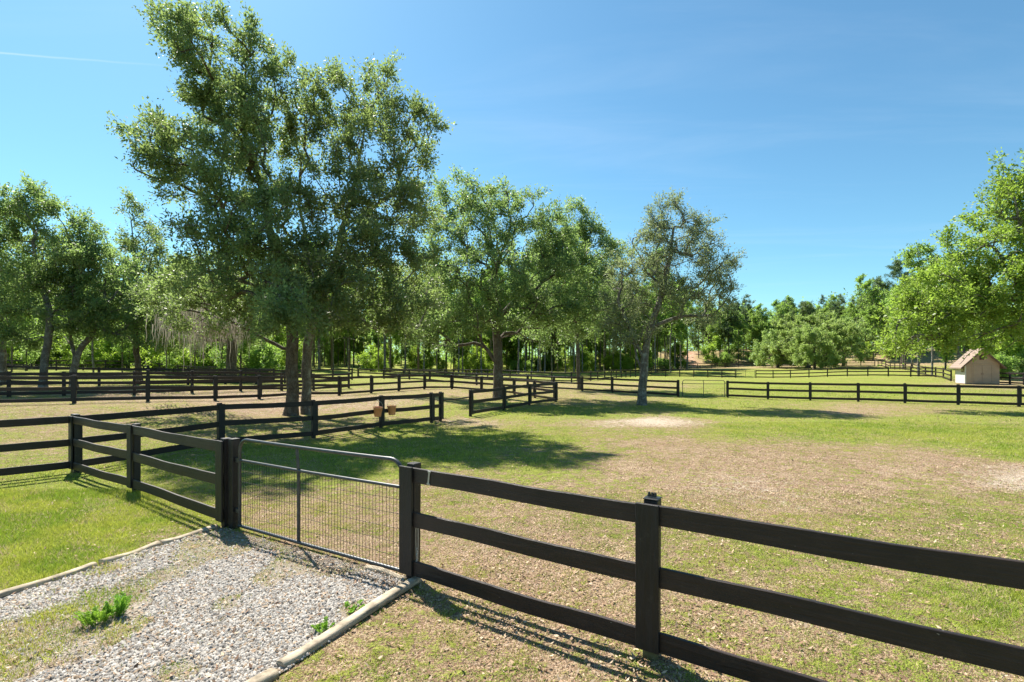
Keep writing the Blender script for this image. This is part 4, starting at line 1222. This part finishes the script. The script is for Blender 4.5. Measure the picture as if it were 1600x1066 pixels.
hero('oak_tree', 'big yellow green oak reaching in from the right edge above the shed', 1705, 27,
    [(1705, 580), (1700, 520), (1690, 460), (1680, 400), (1670, 340)],
    [(1585, 275, 30, 26, 0), (1590, 320, 50, 36, 0), (1540, 345, 34, 24, .2), (1500, 385, 30, 18, 0), (1560, 390, 60, 40, -.4), (1510, 425, 48, 30, 0), (1460, 455, 44, 26, 0), (1570, 450, 70, 40, -1), (1500, 480, 66, 34, -.5), (1430, 485, 40, 22, .3), (1560, 500, 60, 26, -.6), (1460, 515, 40, 18, 0), (1410, 510, 22, 14, 0), (1440, 538, 44, 14, .3), (1400, 530, 22, 12, 0), (1580, 535, 40, 12, -.5), (1500, 525, 50, 14, -.2),
     (1640, 330, 60, 60, 0), (1650, 420, 60, 60, -2), (1720, 330, 80, 80, 1, 3000), (1640, 500, 50, 30, -1)],
    seed=106, r0=.42, nclump=420, nleaf=62000, size=.155, asp=.5, clump_r=.68, twig=.7, leaf_mat=M_LEAF_R, bark=M_BARK_L, bf=.25, droop=.12, leaf_up=.6,
    limbs_px=[[(1690, 470), (1640, 470), (1580, 465), (1520, 475), (1460, 490)], [(1680, 410), (1620, 380), (1560, 370)]])


# ---- prototypes for the woods, copied as individuals
def proto_broad(seed, H, rc, n, mat, bark, base=.35, size=.3, r0=.14, clumps=60):
    lobes = []
    rg = np.random.default_rng(seed)
    for k in range(9):
        f = base + (1 - base) * (k + .5) / 9
        rr = rc * (1.0 - .75 * abs(f - (base + .42 * (1 - base))) / (1 - base))
        a = rg.random() * 6.28
        lobes.append((np.array([rr * .5 * math.cos(a), rr * .5 * math.sin(a), f * H]), np.array([rr * .75, rr * .75, H * .10]), rr))
    return grow_tree(seed, [(0, 0, -.3), (rg.normal(0, .1), rg.normal(0, .1), H * .35), (rg.normal(0, .25), rg.normal(0, .25), H * .65), (0, 0, H * .92)], lobes, r0, clumps, n, size, .55,
                     clump_r=1.0, twig=.9, leaf_mat=mat, bark=bark, shell=.3, sides0=7, min_r=.012, trunk_r_top=.3)[:2]


def proto_pine(seed, H, n, base=.55, r0=.17, spread=2.6):
    rg = np.random.default_rng(seed); ac = Acc()
    lean = rg.normal(0, .25, 2)
    def ax(f): return np.array([lean[0] * f * f, lean[1] * f * f, H * f])
    fs = np.linspace(-.01, 1, 16); ac.tube([ax(f) for f in fs], r0 * (1.02 - .85 * np.clip(fs, 0, 1)), 7)
    C, D = [], []
    for k in range(40):
        f = base + (1 - base) * (k / 40) ** .9 * .97; a = rg.random() * 6.28
        L_ = spread * (1 - ((f - base) / (1 - base)) ** 1.6 * .78) * rg.uniform(.55, 1.1)
        p = ax(f); d = np.array([math.cos(a), math.sin(a), rg.uniform(-.05, .45)])
        q = [p, p + d * L_ * .5 + [0, 0, .05], p + d * L_ + [0, 0, .25 * L_]]
        ac.tube(np.array(q), np.array([.045, .03, .012]), 4)
        for t in (.55, .75, .92, 1.05):
            for _ in range(2):
                C.append(p + d * L_ * t + np.array([0, 0, .25 * L_ * t * t]) + rg.normal(0, .28, 3)); D.append(d)
    C = np.array(C); D = np.array(D); per = max(4, n // len(C)); Ci = np.repeat(C, per, 0); N = len(Ci)
    dd = rg.normal(0, 1, (N, 3)) + np.array([0, 0, .5]); dd /= np.linalg.norm(dd, axis=1, keepdims=True)
    V, F = leaf_quads(Ci + dd * .08, dd, .42, .13, rg, .2)
    return ac.mesh('trunk', M_BARK_P), np_mesh('crown', V, F, M_NEEDLE)


PINES = [proto_pine(201, 21, 7000), proto_pine(202, 24, 7000, .5), proto_pine(203, 19, 6000, .45, .15, 2.3)]
TALL = [proto_broad(214, 19, 2.6, 9000, M_LEAF_W, M_BARK_L, .48, .30, .13), proto_broad(215, 17, 2.8, 9000, M_LEAF_W, M_BARK_L, .45, .30, .14), proto_broad(216, 20, 2.4, 9000, M_LEAF_W, M_BARK_L, .52, .30, .12)]
SLIM = [proto_broad(211, 15, 2.6, 9000, M_LEAF_W, M_BARK, .30, .30, .13), proto_broad(212, 18, 3.0, 10000, M_LEAF_W, M_BARK_L, .35, .30, .15), proto_broad(213, 12, 2.4, 8000, M_LEAF_W, M_BARK, .22, .28, .11)]
M_LEAF_D = mat_leaf('dark_wood_leaf', [(.055, .095, .036), (.075, .125, .045), (.10, .15, .052), (.075, .115, .05)], .35, .55, tcol=(.20, .30, .08))
HILL = [proto_broad(217, 16, 3.2, 10000, M_LEAF_D, M_BARK, .25, .28, .15), proto_broad(218, 18, 2.8, 10000, M_LEAF_D, M_BARK_P, .32, .28, .15), SLIM[0]]
BUSH = [proto_broad(221, 4.2, 2.0, 6000, M_LEAF_Y, M_BARK, .05, .24, .07, 46), proto_broad(222, 5.5, 2.0, 6000, M_LEAF_Y, M_BARK, .08, .24, .08, 46), proto_broad(223, 3.2, 1.9, 5000, M_LEAF_W, M_BARK, .05, .24, .06, 40)]


def scatter(kind, name, label, group, cat, n, px0, px1, z0, z1, seed, smin=.85, smax=1.2, fx=None, mind=2.2):
    rg = random.Random(seed); done = []; tries = 0
    while len(done) < n and tries < n * 40:
        tries += 1
        Z = z0 + (z1 - z0) * rg.random(); px = rg.uniform(px0, px1); x = (px - 800) / 800 * Z
        if any((x - a) ** 2 + (Z - b) ** 2 < mind ** 2 for a, b in done): continue
        if float(road_mask(np.array([x]), np.array([Z]))[0]) > .02 and Z > 118: continue
        done.append((x, Z)); w, c = rg.choice(kind); s_ = rg.uniform(smin, smax)
        place(name, label, cat, (x, Z, gz(x, Z)), w, c, group, rg.random() * 6.28, (s_ * rg.uniform(.9, 1.1), s_ * rg.uniform(.9, 1.1), s_))


# the wood behind the middle paddocks
scatter(PINES, 'pine_tree', 'slender pine standing in the wood behind the middle paddocks', 'slender pines in the middle wood', 'tree', 60, 440, 1065, 92, 150, 1, .8, 1.05)
scatter(TALL, 'slim_tree', 'slim leafy tree standing in the wood behind the middle paddocks', 'slim leafy trees in the middle wood', 'tree', 110, 430, 1075, 88, 140, 2, .8, 1.1)
scatter(BUSH, 'shrub', 'bright green shrub under the trees of the middle wood', 'bright shrubs in the middle wood', 'shrub', 70, 430, 1040, 100, 145, 3, .5, 1.1)
scatter(SLIM, 'slim_tree', 'low branched leafy tree deep in the wood behind the middle paddocks', 'low branched trees deep in the middle wood', 'tree', 80, 400, 1075, 116, 150, 22, .65, 1.0)
# the wood on the left
scatter(SLIM, 'slim_tree', 'slim leafy tree in the wood behind the left oaks', 'slim leafy trees in the left wood', 'tree', 60, -60, 450, 68, 110, 4, .7, 1.0)
scatter(PINES, 'pine_tree', 'slender pine in the wood behind the left oaks', 'slender pines in the left wood', 'tree', 14, -40, 450, 75, 115, 5, .7, .9)
scatter(BUSH, 'shrub', 'bright green shrub along the edge of the left wood', 'bright shrubs on the left wood edge', 'shrub', 44, -60, 460, 62, 84, 6, .6, 1.15)
scatter(SLIM, 'young_tree', 'young leafy tree on the grass between the left oaks and the left wood', 'young trees behind the left oaks', 'tree', 16, -30, 400, 46, 63, 29, .42, .62, mind=3.0)
# the hill on the right
scatter(PINES, 'pine_tree', 'pine on the rising ground behind the far right paddock', 'pines on the right hill', 'tree', 40, 1060, 1520, 138, 190, 7, .55, .75)
scatter(HILL, 'slim_tree', 'leafy tree on the rising ground behind the far right paddock', 'leafy trees on the right hill', 'tree', 80, 1070, 1560, 128, 175, 8, .7, 1.0)
scatter(BUSH, 'shrub', 'bright shrub at the foot of the right hill', 'shrubs at the foot of the right hill', 'shrub', 16, 1095, 1520, 126, 140, 9, .8, 1.3)
scatter(HILL, 'slim_tree', 'taller leafy tree behind the back corner of the far right paddock', 'taller trees at the back corner', 'tree', 18, 1335, 1560, 124, 150, 28, 1.0, 1.3)
# behind the shed
scatter(SLIM, 'slim_tree', 'leafy tree in the grove behind the shed', 'leafy trees behind the shed', 'tree', 16, 1400, 1720, 62, 95, 10, .75, 1.0, mind=3.2)
scatter(BUSH, 'shrub', 'green shrub in the grove behind the shed', 'shrubs behind the shed', 'shrub', 10, 1560, 1720, 56, 75, 12, .6, .9)

# single trees that stand out
b = P(1409, 118); w, c = proto_pine(231, 24, 12000, .62, .2, 3.4)
place('pine_tree', 'tall lone pine rising above the trees left of the yellow green oak', 'tree', b, w, c)


def dome(label, px, Z, py_top, rx, seed, n, mat, trunk_h=.18, clumps=150, size=.3):
    b = P(px, Z); H = (PH(px, py_top, Z) - b).z; rc = rx * Z / 800
    lobes = []
    rg = np.random.default_rng(seed)
    for k in range(16):
        a = rg.random() * 6.28; q = rg.random() ** .6 * .72
        zc = H * (.80 - .42 * q * q - .22 * rg.random())
        lobes.append((np.array([rc * q * math.cos(a), rc * q * math.sin(a), zc]), np.array([rc * .36, rc * .36, H * .18]), 1))
    for k in range(9):
        a = k / 9 * 6.28; lobes.append((np.array([rc * .72 * math.cos(a), rc * .72 * math.sin(a), H * .24]), np.array([rc * .27, rc * .27, H * .2]), .9))
    w, c, _ = grow_tree(seed, [(0, 0, -.2), (.1, 0, H * .2), (0, .1, H * .5)], lobes, rc * .045 + .08, clumps, n, size, .5, clump_r=.9, twig=.8, leaf_mat=mat, bark=M_BARK, sides0=7, min_r=.012, leaf_up=.8)
    return place('round_tree', label, 'tree', b, w, c)


dome('largest rounded light green tree in the far right paddock', 1262, 106, 474, 72, 241, 52000, M_LEAF_B, clumps=230, size=.30)
dome('rounded light green tree overlapping the right of the largest rounded tree', 1318, 112, 480, 40, 242, 24000, M_LEAF_B, clumps=130, size=.30)
dome('rounded light green tree at the left shoulder of the largest rounded tree', 1215, 110, 505, 36, 243, 20000, M_LEAF_B, clumps=110, size=.30)
dome('small paler round tree in front of the largest rounded tree', 1272, 92, 503, 32, 244, 24000, M_LEAF_B, clumps=110, size=.26)
dome('bright yellow green round bush by the red dirt track', 1059, 112, 532, 13, 245, 9000, M_LEAF_Y, clumps=46, size=.28)


# the mass of the wood farther back, closing off the horizon
def far_wood(n, seed):
    rg = np.random.default_rng(seed)
    px = rg.uniform(-150, 1750, n); Z = rg.uniform(152, 205, n); x = (px - 800) / 800 * Z
    k = np.arange(n); m = 117
    top = 9 + 6 * vnoise(px * .018, 0 * px, 3) + 4 * vnoise(px * .06, 0 * px, 5)
    C = []; zz = ground_z(x, Z)
    for i in range(n):
        z0 = zz[i]
        nb = 9; h = top[i] * rg.uniform(.75, 1.1)
        c = np.stack([x[i] + rg.normal(0, 1.7, nb), Z[i] + rg.normal(0, 1.7, nb), z0 + h * rg.uniform(.05, 1, nb) ** 1.2], -1)
        cc = np.repeat(c, m // nb, 0); C.append(cc + rg.normal(0, .75, cc.shape))
    C = np.concatenate(C); V, F = leaf_quads(C, rg.normal(0, 1, C.shape), .72, .65, rg, .6)
    return np_mesh('distant_wood', V, F, M_LEAF_W)


tag(link('distant_wood', far_wood(1000, 9)), 'distant wood closing the horizon behind the paddocks', 'wood', kind='stuff')
